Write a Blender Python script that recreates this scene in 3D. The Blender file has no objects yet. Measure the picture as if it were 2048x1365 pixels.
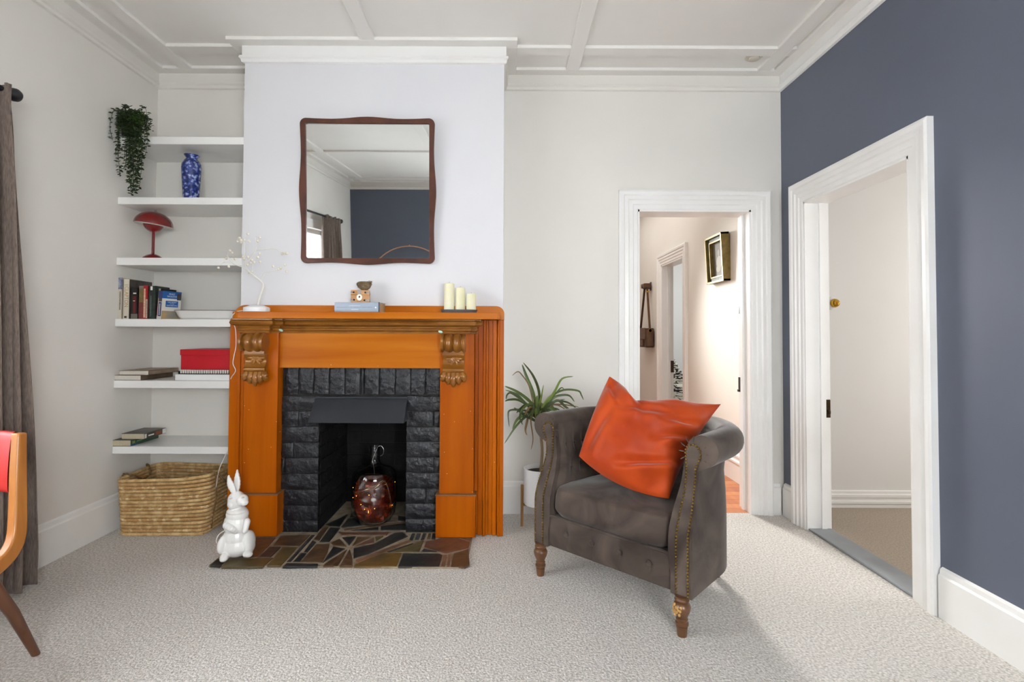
import bpy, bmesh, math, random
from mathutils import Vector, Matrix, noise
random.seed(7)
S = bpy.context.scene
COL = S.collection
PI = math.pi

# ------------------------------------------------------------------ camera
F, CX, CY, PITCH, ROLL, EYE = 1030.0, 1010.0, 642.5, 0.024, 0.0045, 1.20
cam_d = bpy.data.cameras.new('camera'); cam = bpy.data.objects.new('camera', cam_d)
COL.objects.link(cam); S.camera = cam
cam_d.sensor_width = 36.0; cam_d.sensor_fit = 'HORIZONTAL'
cam_d.lens = F / 2048 * 36.0
cam_d.shift_x = (1024 - CX) / 2048; cam_d.shift_y = (CY - 682.5) / 2048
cam_d.clip_start = 0.02
CR = Matrix.Rotation(PI / 2 + PITCH, 3, 'X') @ Matrix.Rotation(ROLL, 3, 'Z')
cam.matrix_world = Matrix.Translation((0, 0, EYE)) @ CR.to_4x4()

# ------------------------------------------------------------------ world, daylight, exposure
S.view_settings.view_transform = 'Standard'; S.view_settings.look = 'None'
S.view_settings.gamma = 1.0; S.view_settings.use_curve_mapping = False
S.view_settings.exposure = 0.50
W = bpy.data.worlds.new('world'); S.world = W; W.use_nodes = True
W.node_tree.nodes['Background'].inputs['Color'].default_value = (0.86, 0.93, 1.0, 1)
W.node_tree.nodes['Background'].inputs['Strength'].default_value = 2.2

def area_light(name, loc, target, sx, sy, watts, color=(1, 1, 1), spread=180):
    d = bpy.data.lights.new(name, 'AREA'); d.shape = 'RECTANGLE'; d.size = sx; d.size_y = sy
    d.energy = watts; d.color = color; d.spread = math.radians(spread)
    o = bpy.data.objects.new(name, d); COL.objects.link(o); o.location = loc
    o.rotation_euler = (Vector(target) - Vector(loc)).to_track_quat('-Z', 'Y').to_euler()
    return o
# daylight entering by the big window in the left wall
area_light('window_daylight', (-3.0, 0.7, 1.85), (1.0, 1.0, 0.75), 3.0, 1.7, 74, (0.94, 0.975, 1.0))
# fill light behind the camera, entering by a rear window added for it
area_light('rear_fill_light', (0.75, -1.98, 1.5), (-2.3, 1.2, 1.25), 1.7, 1.4, 108, (0.95, 0.98, 1.0))
# unseen daylight of the hallway and the room beyond, plus two fills
area_light('hall_daylight', (1.0, 5.75, 1.95), (1.42, 3.0, 0.55), 0.4, 0.8, 19, (1.0, 0.98, 0.95), 80)
area_light('hall_ceiling_fill', (1.1, 6.2, 2.9), (1.1, 6.2, 0), 1.0, 2.2, 14, (1.0, 0.98, 0.95))  # added fill panel under the closed hall ceiling, brightens the hall
area_light('far_room_daylight', (3.6, 6.6, 2.2), (2.4, 7.6, 0.8), 1.0, 1.0, 26, (0.95, 0.98, 1.0))
area_light('side_room_fill', (4.3, 2.45, 1.5), (-2.3, 2.75, 1.25), 1.1, 1.4, 26, (1.0, 0.98, 0.96))  # added fill, aimed out through the doorway to brighten the left wall

# ------------------------------------------------------------------ helpers
def _ray(px, py):
    return CR @ Vector(((px - CX) / F, -(py - CY) / F, -1.0))
def at(px, py, Y):
    d = _ray(px, py); k = Y / d.y
    return Vector((d.x * k, Y, EYE + d.z * k))
def atz(px, py, Z):
    d = _ray(px, py); k = (Z - EYE) / d.z
    return Vector((d.x * k, d.y * k, Z))
def atx(px, py, X):
    d = _ray(px, py); k = X / d.x
    return Vector((X, d.y * k, EYE + d.z * k))

def lin(h):
    h = h.lstrip('#'); o = []
    for i in (0, 2, 4):
        c = int(h[i:i + 2], 16) / 255
        o.append(c / 12.92 if c <= 0.04045 else ((c + 0.055) / 1.055) ** 2.4)
    return (o[0], o[1], o[2], 1.0)

MATS = {}
def mat(name, col, rough=0.5, col2=None, ns=6.0, stretch=(1, 1, 1), lo=0.35, hi=0.65, bump=0.0, bs=60.0, bdist=0.002,
        metal=0.0, coat=0.0, sheen=0.0, spec=0.5, detail=4.0, trans=0.0, ior=1.45, emit=0.0, col3=None, vor=False, bstretch=None, dist=0.0):
    m = bpy.data.materials.new(name); m.use_nodes = True; nt = m.node_tree
    b = nt.nodes['Principled BSDF']
    b.inputs['Base Color'].default_value = lin(col); b.inputs['Roughness'].default_value = rough
    b.inputs['Metallic'].default_value = metal; b.inputs['Specular IOR Level'].default_value = spec
    b.inputs['Coat Weight'].default_value = coat; b.inputs['Coat Roughness'].default_value = 0.12
    b.inputs['Sheen Weight'].default_value = sheen; b.inputs['Sheen Roughness'].default_value = 0.35
    b.inputs['Transmission Weight'].default_value = trans; b.inputs['IOR'].default_value = ior
    if emit:
        b.inputs['Emission Color'].default_value = lin(col); b.inputs['Emission Strength'].default_value = emit
    tc = nt.nodes.new('ShaderNodeTexCoord')
    if col2:
        mp = nt.nodes.new('ShaderNodeMapping'); mp.inputs['Scale'].default_value = stretch
        nt.links.new(tc.outputs['Object'], mp.inputs['Vector'])
        if vor:
            n = nt.nodes.new('ShaderNodeTexVoronoi'); n.inputs['Scale'].default_value = ns; out = n.outputs['Distance']
        else:
            n = nt.nodes.new('ShaderNodeTexNoise'); n.inputs['Scale'].default_value = ns
            n.inputs['Detail'].default_value = detail; n.inputs['Distortion'].default_value = dist; out = n.outputs['Fac']
        nt.links.new(mp.outputs[0], n.inputs['Vector'])
        r = nt.nodes.new('ShaderNodeValToRGB')
        r.color_ramp.elements[0].position = lo; r.color_ramp.elements[0].color = lin(col)
        r.color_ramp.elements[1].position = hi; r.color_ramp.elements[1].color = lin(col2)
        if col3:
            e = r.color_ramp.elements.new((lo + hi) / 2); e.color = lin(col3)
        nt.links.new(out, r.inputs['Fac']); nt.links.new(r.outputs[0], b.inputs['Base Color'])
    if bump:
        mp2 = nt.nodes.new('ShaderNodeMapping'); mp2.inputs['Scale'].default_value = bstretch or (1, 1, 1)
        nt.links.new(tc.outputs['Object'], mp2.inputs['Vector'])
        n2 = nt.nodes.new('ShaderNodeTexNoise'); n2.inputs['Scale'].default_value = bs; n2.inputs['Detail'].default_value = 3
        nt.links.new(mp2.outputs[0], n2.inputs['Vector'])
        bp = nt.nodes.new('ShaderNodeBump'); bp.inputs['Strength'].default_value = bump; bp.inputs['Distance'].default_value = bdist
        nt.links.new(n2.outputs['Fac'], bp.inputs['Height']); nt.links.new(bp.outputs[0], b.inputs['Normal'])
    MATS[name] = m
    return m

class MB:
    """collects shapes into one bmesh"""
    def __init__(s): s.bm = bmesh.new()
    def box(s, x0, x1, y0, y1, z0, z1, M=None, jit=0.0):
        v = []
        for z in (z0, z1):
            for x, y in ((x0, y0), (x1, y0), (x1, y1), (x0, y1)):
                p = Vector((x, y, z))
                if jit: p += Vector([random.uniform(-jit, jit) for _ in range(3)])
                v.append(s.bm.verts.new(M @ p if M else p))
        for f in ((3, 2, 1, 0), (4, 5, 6, 7), (0, 1, 5, 4), (1, 2, 6, 5), (2, 3, 7, 6), (3, 0, 4, 7)):
            s.bm.faces.new([v[i] for i in f])
        return s
    def poly(s, pts):
        s.bm.faces.new([s.bm.verts.new(p) for p in pts]); return s
    def prism(s, pts, vec):
        vec = Vector(vec); a = [s.bm.verts.new(p) for p in pts]; b = [s.bm.verts.new(Vector(p) + vec) for p in pts]
        n = len(a); s.bm.faces.new(a[::-1]); s.bm.faces.new(b)
        for i in range(n): s.bm.faces.new([a[i], a[(i + 1) % n], b[(i + 1) % n], b[i]])
        return s
    def grid(s, fn, nu, nv, cu=False, cv=False):
        U = nu if cu else nu + 1; V = nv if cv else nv + 1
        g = [[s.bm.verts.new(fn(i / nu, j / nv)) for j in range(V)] for i in range(U)]
        for i in range(nu):
            for j in range(nv):
                q = [g[i][j], g[(i + 1) % U][j], g[(i + 1) % U][(j + 1) % V], g[i][(j + 1) % V]]
                s.bm.faces.new(q)
        return g
    def lathe(s, prof, c=(0, 0, 0), n=24, axis='z', sx=1.0, sy=1.0, M=None):
        c = Vector(c); rings = []
        for r, h in prof:
            if r < 1e-6:
                p = {'z': Vector((0, 0, h)), 'x': Vector((h, 0, 0)), 'y': Vector((0, h, 0))}[axis]
                rings.append([s.bm.verts.new((M @ p if M else p) + c)]); continue
            ring = []
            for k in range(n):
                a = 2 * PI * k / n; u, w = r * math.cos(a) * sx, r * math.sin(a) * sy
                p = {'z': Vector((u, w, h)), 'x': Vector((h, u, w)), 'y': Vector((w, h, u))}[axis]
                ring.append(s.bm.verts.new((M @ p if M else p) + c))
            rings.append(ring)
        for a, b in zip(rings, rings[1:]):
            for k in range(n):
                k2 = (k + 1) % n
                if len(a) == 1 and len(b) == 1: continue
                if len(a) == 1: s.bm.faces.new([a[0], b[k2], b[k]])
                elif len(b) == 1: s.bm.faces.new([a[k], a[k2], b[0]])
                else: s.bm.faces.new([a[k], a[k2], b[k2], b[k]])
        for r in (rings[0], rings[-1]):
            if len(r) > 2: s.bm.faces.new(r if r is rings[-1] else r[::-1])
        return s
    def tube(s, pts, r, n=8, flat=1.0, up=None):
        pts = [Vector(p) for p in pts]; R = r if isinstance(r, (list, tuple)) else [r] * len(pts)
        rings = []; prev = None
        for i, p in enumerate(pts):
            t = (pts[min(i + 1, len(pts) - 1)] - pts[max(i - 1, 0)]).normalized()
            if prev is None:
                ref = Vector(up) if up else (Vector((0, 0, 1)) if abs(t.z) < 0.9 else Vector((1, 0, 0)))
                a = (ref - t * ref.dot(t)).normalized()
            else:
                a = (prev - t * prev.dot(t)).normalized()
            prev = a; b = t.cross(a)
            rings.append([s.bm.verts.new(p + (a * math.cos(2 * PI * k / n) + b * math.sin(2 * PI * k / n) * flat) * R[i]) for k in range(n)])
        for A, B in zip(rings, rings[1:]):
            for k in range(n): s.bm.faces.new([A[k], A[(k + 1) % n], B[(k + 1) % n], B[k]])
        s.bm.faces.new(rings[0][::-1]); s.bm.faces.new(rings[-1])
        return s
    def ball(s, c, r, u=16, v=10, M=None):
        if not isinstance(r, (tuple, list)): r = (r, r, r)
        c = Vector(c)
        T = Matrix.Translation(c) @ (M.to_4x4() if M else Matrix.Identity(4)) @ Matrix.Diagonal((r[0], r[1], r[2], 1))
        bmesh.ops.create_uvsphere(s.bm, u_segments=u, v_segments=v, radius=1.0, matrix=T)
        return s

OFF = {}
def empty(name, loc, rz=0.0):
    o = bpy.data.objects.new(name, None); COL.objects.link(o); o.location = loc; o.rotation_euler = (0, 0, rz)
    o.empty_display_size = 0.05; OFF[o.name] = Vector(loc); return o
def tag(o, label, cat, group=None):
    o['label'] = label; o['category'] = cat
    if group: o['group'] = group
    return o
def thing(name, label, cat, loc, rz=0.0, group=None):
    return tag(empty(name, loc, rz), label, cat, group)
def obj(name, mb, m, parent=None, smooth=False, local=False, loc=None, bevel=0.0, bseg=2, sub=0, ang=40, kind=None, label=None):
    bm = mb.bm
    bmesh.ops.recalc_face_normals(bm, faces=bm.faces[:])
    me = bpy.data.meshes.new(name); bm.to_mesh(me); bm.free()
    if isinstance(m, (list, tuple)):
        for q in m: me.materials.append(q)
    else: me.materials.append(m)
    off = Vector((0, 0, 0))
    if parent is not None and not local: off = OFF[parent.name]
    elif loc is not None: off = Vector(loc)
    if off.length > 0: me.transform(Matrix.Translation(-off))
    o = bpy.data.objects.new(name, me); COL.objects.link(o)
    if parent is not None: o.parent = parent
    elif loc is not None: o.location = loc
    OFF[o.name] = off
    if smooth:
        me.polygons.foreach_set('use_smooth', [True] * len(me.polygons))
        me.set_sharp_from_angle(angle=math.radians(ang))
    if bevel:
        b = o.modifiers.new('bevel', 'BEVEL'); b.width = bevel; b.segments = bseg; b.limit_method = 'ANGLE'; b.angle_limit = math.radians(40)
    if sub:
        q = o.modifiers.new('sub', 'SUBSURF'); q.levels = sub; q.render_levels = sub
    if kind: o['kind'] = kind
    if label: o['label'] = label
    return o
def struct(name, mb, m, parent=None, **k):
    o = obj(name, mb, m, parent, **k)
    if parent is None: o['kind'] = 'structure'
    return o
def sweep(prof, path, closed=False, side=1):
    """profile (d, z) carried along a plan path with mitred corners; one MB per straight run"""
    n = len(path); P = [Vector(p) for p in path]; off = []
    for i in range(n):
        ds = []
        if closed or i > 0: ds.append((P[i] - P[i - 1]).normalized())
        if closed or i < n - 1: ds.append((P[(i + 1) % n] - P[i]).normalized())
        ns = [Vector((d.y, -d.x)) * side for d in ds]
        if len(ns) == 1: off.append(ns[0])
        else:
            b = ns[0] + ns[1]; off.append(b / (1 + ns[0].dot(ns[1])))
    out = []
    for i in range(n if closed else n - 1):
        j = (i + 1) % n; mb = MB()
        A = [mb.bm.verts.new((P[i].x + off[i].x * d, P[i].y + off[i].y * d, z)) for d, z in prof]
        B = [mb.bm.verts.new((P[j].x + off[j].x * d, P[j].y + off[j].y * d, z)) for d, z in prof]
        k = len(prof)
        for q in range(k): mb.bm.faces.new([A[q], A[(q + 1) % k], B[(q + 1) % k], B[q]])
        mb.bm.faces.new(A[::-1]); mb.bm.faces.new(B)
        out.append(mb)
    return out
def smoothpts(pts, n=6):
    """Catmull-Rom through points"""
    P = [Vector(p) for p in pts]; out = []
    for i in range(len(P) - 1):
        a, b, c, d = P[max(i - 1, 0)], P[i], P[i + 1], P[min(i + 2, len(P) - 1)]
        for k in range(n):
            t = k / n
            out.append(0.5 * ((2 * b) + (c - a) * t + (2 * a - 5 * b + 4 * c - d) * t * t + (3 * b - a - 3 * c + d) * t ** 3))
    out.append(P[-1]); return out
def smooth1(xs, t):
    """piecewise smooth interpolation of [(t, value)]"""
    for (a, va), (b, vb) in zip(xs, xs[1:]):
        if t <= b:
            k = max(0, min(1, (t - a) / (b - a) if b > a else 0)); k = k * k * (3 - 2 * k); return va + (vb - va) * k
    return xs[-1][1]
def text(name, s, org, u, v, w, h, m, parent, lift=0.0004, spacing=1.0):
    """flat lettering filling a rectangle org + u*w + v*h"""
    cu = bpy.data.curves.new(name, 'FONT'); cu.body = s; cu.resolution_u = 2; cu.space_character = spacing
    t = bpy.data.objects.new(name, cu); COL.objects.link(t)
    me = bpy.data.meshes.new_from_object(t.evaluated_get(bpy.context.evaluated_depsgraph_get()))
    bpy.data.objects.remove(t); bpy.data.curves.remove(cu)
    xs = [q.co.x for q in me.vertices]; ys = [q.co.y for q in me.vertices]
    u = Vector(u).normalized(); v = Vector(v).normalized(); nn = u.cross(v); org = Vector(org); off = OFF[parent.name]
    sx = w / (max(xs) - min(xs)); sy = h / (max(ys) - min(ys)); x0, y0 = min(xs), min(ys)
    for q in me.vertices:
        q.co = org + u * ((q.co.x - x0) * sx) + v * ((q.co.y - y0) * sy) + nn * lift - off
    me.materials.clear(); me.materials.append(m)
    o = bpy.data.objects.new(name, me); COL.objects.link(o); o.parent = parent; OFF[o.name] = off
    return o

# ------------------------------------------------------------------ materials
wall_m = mat('warm_white_paint', '#e5e1da', 0.6, '#e0dcd5', 1.3, bump=0.12, bs=14, bdist=0.004)
chim_m = mat('cool_white_paint', '#dedddf', 0.5, '#dad9dc', 1.0, bump=0.1, bs=10, bdist=0.004)
ceil_m = mat('ceiling_paint', '#eeebe6', 0.6, '#e9e5e0', 1.2, bump=0.08, bs=12, bdist=0.003)
trim_m = mat('white_gloss_trim', '#f0efed', 0.28, '#ebe9e5', 3.0, bump=0.06, bs=25)
shelf_m = mat('white_shelf_paint', '#efeeeb', 0.35)
blue_m = mat('slate_blue_paint', '#5f6574', 0.5, '#5b616f', 1.5, bump=0.1, bs=14, bdist=0.003)
hall_m = mat('cream_hall_paint', '#e8e4dd', 0.6, '#e4dfd7', 1.2)
side_m = mat('side_room_paint', '#e6e4e1', 0.6, '#e1dfdb', 1.2)
pine_m = mat('varnished_pine', '#9a4500', 0.34, '#bb6004', 1.6, (7, 7, 0.5), 0.28, 0.75, bump=0.02, bs=30, bstretch=(6, 6, 0.6), coat=0.03, spec=0.14, detail=4, dist=0.3)
pineh_m = mat('varnished_pine_horizontal', '#a95606', 0.34, '#c97a20', 1.6, (0.5, 7, 7), 0.28, 0.75, bump=0.02, bs=30, bstretch=(0.6, 6, 6), coat=0.03, spec=0.14, detail=4, dist=0.3)  # lighter than the upright pine: top light on the frieze put into the colour
carv_m = mat('carved_bronze_wood', '#7b4a15', 0.3, '#9a6420', 9, (1, 1, 1), 0.3, 0.7, bump=0.15, bs=50, coat=0.3, metal=0.15)
brick_m = mat('black_painted_brick', '#15161a', 0.4, '#25272c', 16, bump=1.0, bs=26, bdist=0.014, detail=6, lo=.3, hi=.7)
mort_m = mat('dark_mortar', '#151515', 0.85, '#24221f', 20, bump=0.6, bs=60)
soot_m = mat('sooty_brick', '#060606', 0.85, '#0b0b0b', 12, bump=0.6, bs=30, bdist=0.005)
steel_m = mat('dark_steel', '#2f3237', 0.33, '#363a40', 3, metal=0.35, bump=0.12, bs=6, bdist=0.006)
mirror_m = mat('mirror_silver', '#dfe2e2', 0.015, metal=1.0)
mahog_m = mat('mahogany', '#5a3020', 0.35, '#472416', 3, (4, 4, 4), coat=0.25, bump=0.04, bs=40)
black_m = mat('black_iron', '#17171a', 0.45)
brass_m = mat('aged_brass', '#8f7134', 0.3, '#6b5222', 40, metal=0.9)
gold_m = mat('polished_brass', '#c89a3c', 0.2, metal=1.0)
white_m = mat('white_plastic', '#e9e9e7', 0.4)
ceram_m = mat('white_glaze', '#eceae6', 0.25, coat=0.25)
carpet_m = mat('beige_loop_carpet', '#b2aca3', 0.95, '#ece7e0', 105, lo=0.3, hi=0.68, bump=1.0, bs=120, bdist=0.012, sheen=0.2, spec=0.1, detail=2.5)
carpet2_m = mat('tan_carpet', '#a39687', 0.95, '#b8ab9b', 110, bump=0.8, bs=140, bdist=0.006, spec=0.1)

# ------------------------------------------------------------------ room shell
XL, XR, YB, YR, ZC = -2.37, 1.87, 3.47, -1.74, 2.957
ZP = ZC + 0.02
CL, CRX, CF = -1.605, -0.012, 3.126            # chimney breast: left, right, front
FL, FR = -1.114, -0.587                       # fire opening
D1 = (0.894, 1.658, 2.04)                     # door in the back wall: x0, x1, head
D2 = (2.36, 3.20, 2.03)                       # door in the right wall: y0, y1, head
WN = (-0.68, 1.98, 0.62, 2.12)                # window in the left wall

fl = struct('floor', MB().box(XL - .2, XR, YR - .2, YB + .02, -.06, 0), carpet_m)
ce = struct('ceiling', MB().box(XL - .2, XR + .2, YR - .2, YB + .15, ZP, ZP + .08), ceil_m)
m = MB(); T = 0.2
m.box(XL - T, XL, YR - T, WN[0], 0, ZP); m.box(XL - T, XL, WN[1], YB + .15, 0, ZP)
m.box(XL - T, XL, WN[0], WN[1], 0, WN[2]); m.box(XL - T, XL, WN[0], WN[1], WN[3], ZP)
struct('wall_left', m, wall_m)
m = MB()
m.box(XL, CL, YB, YB + .15, 0, ZP); m.box(CRX, D1[0], YB, YB + .15, 0, ZP)
m.box(D1[1], XR + .15, YB, YB + .15, 0, ZP); m.box(D1[0], D1[1], YB, YB + .15, D1[2], ZP)
struct('wall_back', m, wall_m)
m = MB()
m.box(XR, XR + .13, YR - T, D2[0], 0, ZP); m.box(XR, XR + .13, D2[1], YB, 0, ZP); m.box(XR, XR + .13, D2[0], D2[1], D2[2], ZP)
struct('wall_right', m, blue_m)
WR = (-0.1, 1.6, 0.8, 2.2)                     # added rear window, opening for the fill light: x0, x1, sill, head
m = MB(); m.box(XL, WR[0], YR - .15, YR, 0, ZP); m.box(WR[1], XR, YR - .15, YR, 0, ZP); m.box(WR[0], WR[1], YR - .15, YR, 0, WR[2]); m.box(WR[0], WR[1], YR - .15, YR, WR[3], ZP)
struct('wall_rear', m, blue_m)
m = MB()
m.box(CL, FL, CF, CF + .12, 0, ZP); m.box(FR, CRX, CF, CF + .12, 0, ZP); m.box(FL, FR, CF, CF + .12, .80, ZP)
m.box(CL, CL + .1, CF + .12, YB + .15, 0, ZP); m.box(CRX - .1, CRX, CF + .12, YB + .15, 0, ZP)
struct('wall_chimney', m, chim_m)

# ceiling battens, children of the ceiling
def batten(x0, x1, y0, y1):
    obj('batten', MB().box(x0, x1, y0, y1, ZC, ZP + .001), trimc_m, ce, bevel=.002, bseg=1)
trimc_m = ceil_m
fw, bw = .08, .085
batten(XL, XL + fw, YR, YB); batten(XR - fw, XR, YR, YB); batten(XL + fw, XR - fw, YR, YR + fw)
batten(XL + fw, CL - fw, YB - fw, YB); batten(CRX + fw, XR - fw, YB - fw, YB)
batten(CL - fw, CRX + fw, CF - fw, CF)
batten(CL - fw, CL, CF, YB); batten(CRX, CRX + fw, CF, YB)
bx = (-2.18, -0.873, 0.40, 1.672)
by = (3.126, 1.62, 0.10, -1.48)
for k, x in enumerate(bx):
    e = CF - fw if k == 1 else YB - fw
    batten(x, x + bw, YR + fw, e)
xs = [XL + fw] + [v for x in bx for v in (x, x + bw)] + [XR - fw]
for y in by:
    for a, b in zip(xs[0::2], xs[1::2]):
        if y > 3:
            if a < CL and b > CL: b = CL - fw
            elif b < CRX: continue
            elif a < CRX: a = CRX + fw
        if b - a > .005: batten(a, b, y, y + bw)

# cornice
cp = [(0, ZC), (.013, ZC), (.013, ZC - .06), (.024, ZC - .064), (.027, ZC - .078), (.018, ZC - .086), (.015, ZC - .102), (0, ZC - .106)]
path = [(XL, YR), (XL, YB), (CL, YB), (CL, CF), (CRX, CF), (CRX, YB), (XR, YB), (XR, YR)]
for i, mb in enumerate(sweep(cp, path, True)):
    struct('trim_%d' % (i + 1), mb, trim_m if i in (3, 6) else wall_m, smooth=True, ang=25)
# baseboards
bp_ = [(0, 0), (.02, 0), (.02, .178), (.013, .186), (.011, .205), (0, .213)]
for nm, pa in (('baseboard_left', [(XL, YR), (XL, YB)]), ('baseboard_alcove', [(XL + .02, YB), (CL, YB)]),
               ('baseboard_back', [(CRX + .002, YB), (D1[0] - .13, YB)]), ('baseboard_corner', [(D1[1] + .13, YB), (XR - .03, YB)]),
               ('baseboard_right_corner', [(XR, YB - .02), (XR, D2[1] + .13)]), ('baseboard_right', [(XR, D2[0] - .14), (XR, YR)]), ('baseboard_rear', [(XR - .02, YR), (XL + .02, YR)])):
    struct(nm, sweep(bp_, pa)[0], trim_m, smooth=True, ang=25)

# ------------------------------------------------------------------ doorways: casing, lining, stop
CASE = [(0, 0), (0, .012), (.006, .016), (.03, .016), (.036, .022), (.06, .022), (.068, .03), (.092, .026), (.098, .034), (.118, .036), (.13, .03), (.13, 0)]
def casing(mk, w0, w1, head, parent):
    """mk(w, t, z): across the opening, out from the wall, height"""
    for part in ('l', 'h', 'r'):
        mb = MB()
        if part == 'l': A = [mk(w0 - a, t, 0) for a, t in CASE]; B = [mk(w0 - a, t, head + a) for a, t in CASE]
        elif part == 'r': A = [mk(w1 + a, t, 0) for a, t in CASE]; B = [mk(w1 + a, t, head + a) for a, t in CASE]
        else: A = [mk(w0 - a, t, head + a) for a, t in CASE]; B = [mk(w1 + a, t, head + a) for a, t in CASE]
        A = [mb.bm.verts.new(p) for p in A]; B = [mb.bm.verts.new(p) for p in B]; k = len(A)
        for q in range(k): mb.bm.faces.new([A[q], A[(q + 1) % k], B[(q + 1) % k], B[q]])
        mb.bm.faces.new(A[::-1]); mb.bm.faces.new(B)
        obj('casing', mb, trim_m, parent, smooth=True, ang=20)
d1 = empty('door_1', (D1[0], YB, 0)); d1['kind'] = 'structure'
casing(lambda w, t, z: (w, YB - t, z), D1[0], D1[1], D1[2], d1)
casing(lambda w, t, z: (w, YB + .15 + t, z), D1[0], D1[1], D1[2], d1)
obj('jamb', MB().box(D1[0], D1[0] + .012, YB - .01, YB + .16, 0, D1[2]), trim_m, d1)
obj('jamb', MB().box(D1[1] - .012, D1[1], YB - .01, YB + .16, 0, D1[2]), trim_m, d1)
obj('head_lining', MB().box(D1[0], D1[1], YB - .01, YB + .16, D1[2] - .012, D1[2]), trim_m, d1)
obj('door_stop', MB().box(D1[1] - .024, D1[1] - .012, YB + .075, YB + .11, 0, D1[2] - .012), trim_m, d1)
obj('door_stop', MB().box(D1[0] + .012, D1[0] + .024, YB + .075, YB + .11, 0, D1[2] - .012), trim_m, d1)
m = MB().box(D1[1] - .018, D1[1] - .0119, YB + .125, YB + .155, .80, .90); m.box(D1[1] - .028, D1[1] - .012, YB + .13, YB + .15, .80, .815)
obj('strike_plate', m, black_m, d1)
obj('hinge_plate', MB().box(D1[1] - .014, D1[1] - .0119, YB + .115, YB + .15, 1.345, 1.395), steel_m, d1)
d2 = empty('door_2', (XR, D2[0], 0)); d2['kind'] = 'structure'
casing(lambda w, t, z: (XR - t, w, z), D2[0], D2[1], D2[2], d2)
obj('jamb', MB().box(XR - .01, XR + .14, D2[1] - .012, D2[1], 0, D2[2]), trim_m, d2)
obj('jamb', MB().box(XR - .01, XR + .14, D2[0], D2[0] + .012, 0, D2[2]), trim_m, d2)
obj('head_lining', MB().box(XR - .01, XR + .14, D2[0], D2[1], D2[2] - .012, D2[2]), trim_m, d2)
obj('door_stop', MB().box(XR + .075, XR + .105, D2[1] - .026, D2[1] - .012, 0, D2[2] - .012), trim_m, d2)
m = MB().box(XR + .112, XR + .136, D2[1] - .018, D2[1] - .0119, .69, .80); m.box(XR + .118, XR + .13, D2[1] - .03, D2[1] - .012, .715, .735)
obj('strike_plate', m, mat('dark_bronze', '#4a3a22', 0.4, '#2c2216', 60, metal=.8), d2)
sill_m = mat('grey_threshold', '#8d9194', 0.4, '#83878a', 6)
th = obj('threshold', MB().box(XR - .004, XR + .135, D2[0] + .012, D2[1] - .012, 0, .014), sill_m, loc=(XR + .06, 2.78, 0), bevel=.006)
th['kind'] = 'structure'; th.name = 'trim_threshold'

# ------------------------------------------------------------------ window in the left wall
w1 = empty('window_1', (XL, (WN[0] + WN[1]) / 2, WN[2])); w1['kind'] = 'structure'
y0, y1, z0, z1 = WN; xw = XL - .1
for a in ((y0, y0 + .05, z0, z1), (y1 - .05, y1, z0, z1), (y0, y1, z0, z0 + .05), (y0, y1, z1 - .05, z1)):
    obj('window_frame', MB().box(xw - .03, xw + .03, *a), trim_m, w1)
ym = [y0 + (y1 - y0) * k / 3 for k in (1, 2)]
for q in ym: obj('mullion', MB().box(xw - .03, xw + .03, q - .03, q + .03, z0, z1), trim_m, w1)
obj('transom', MB().box(xw - .028, xw + .028, y0, y1, 1.68, 1.73), trim_m, w1)
obj('window_sill', MB().box(XL - .1, XL + .04, y0 - .05, y1 + .05, z0 - .03, z0), trim_m, w1, bevel=.004)
glass_m = mat('window_glass', '#ffffff', 0.0, trans=1.0, ior=1.01, spec=0.3)
ed = [y0 + .05] + [v for q in ym for v in (q - .03, q + .03)] + [y1 - .05]
for a, b in zip(ed[0::2], ed[1::2]):
    for c, e in ((z0 + .05, 1.68), (1.73, z1 - .05)):
        obj('pane', MB().box(xw - .002, xw + .002, a, b, c, e), glass_m, w1)
for nm, a in (('y', (y0 - .11, y0, z0 - .03, z1 + .11)), ('y', (y1, y1 + .11, z0 - .03, z1 + .11)), ('h', (y0, y1, z1, z1 + .11))):
    obj('casing', MB().box(XL - .001, XL + .022, *a), trim_m, w1, bevel=.004)

w2 = empty('added_rear_window', ((WR[0] + WR[1]) / 2, YR, WR[2])); w2['kind'] = 'structure'  # window added behind the camera to let fill light in
x0, x1, z0, z1 = WR; yw = YR - .08
for a in ((x0, x0 + .05, z0, z1), (x1 - .05, x1, z0, z1), (x0, x1, z0, z0 + .05), (x0, x1, z1 - .05, z1), ((x0 + x1) / 2 - .03, (x0 + x1) / 2 + .03, z0, z1)):
    obj('window_frame', MB().box(a[0], a[1], yw - .03, yw + .03, a[2], a[3]), trim_m, w2)
for a, e in ((x0 + .05, (x0 + x1) / 2 - .03), ((x0 + x1) / 2 + .03, x1 - .05)):
    obj('pane', MB().box(a, e, yw - .002, yw + .002, z0 + .05, z1 - .05), glass_m, w2)
for a in ((x0 - .11, x0, z0 - .03, z1 + .11), (x1, x1 + .11, z0 - .03, z1 + .11), (x0, x1, z1, z1 + .11)):
    obj('casing', MB().box(a[0], a[1], YR - .001, YR + .022, a[2], a[3]), trim_m, w2, bevel=.004)
obj('window_sill', MB().box(x0 - .13, x1 + .13, YR - .08, YR + .05, z0 - .03, z0), trim_m, w2, bevel=.004)

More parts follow.
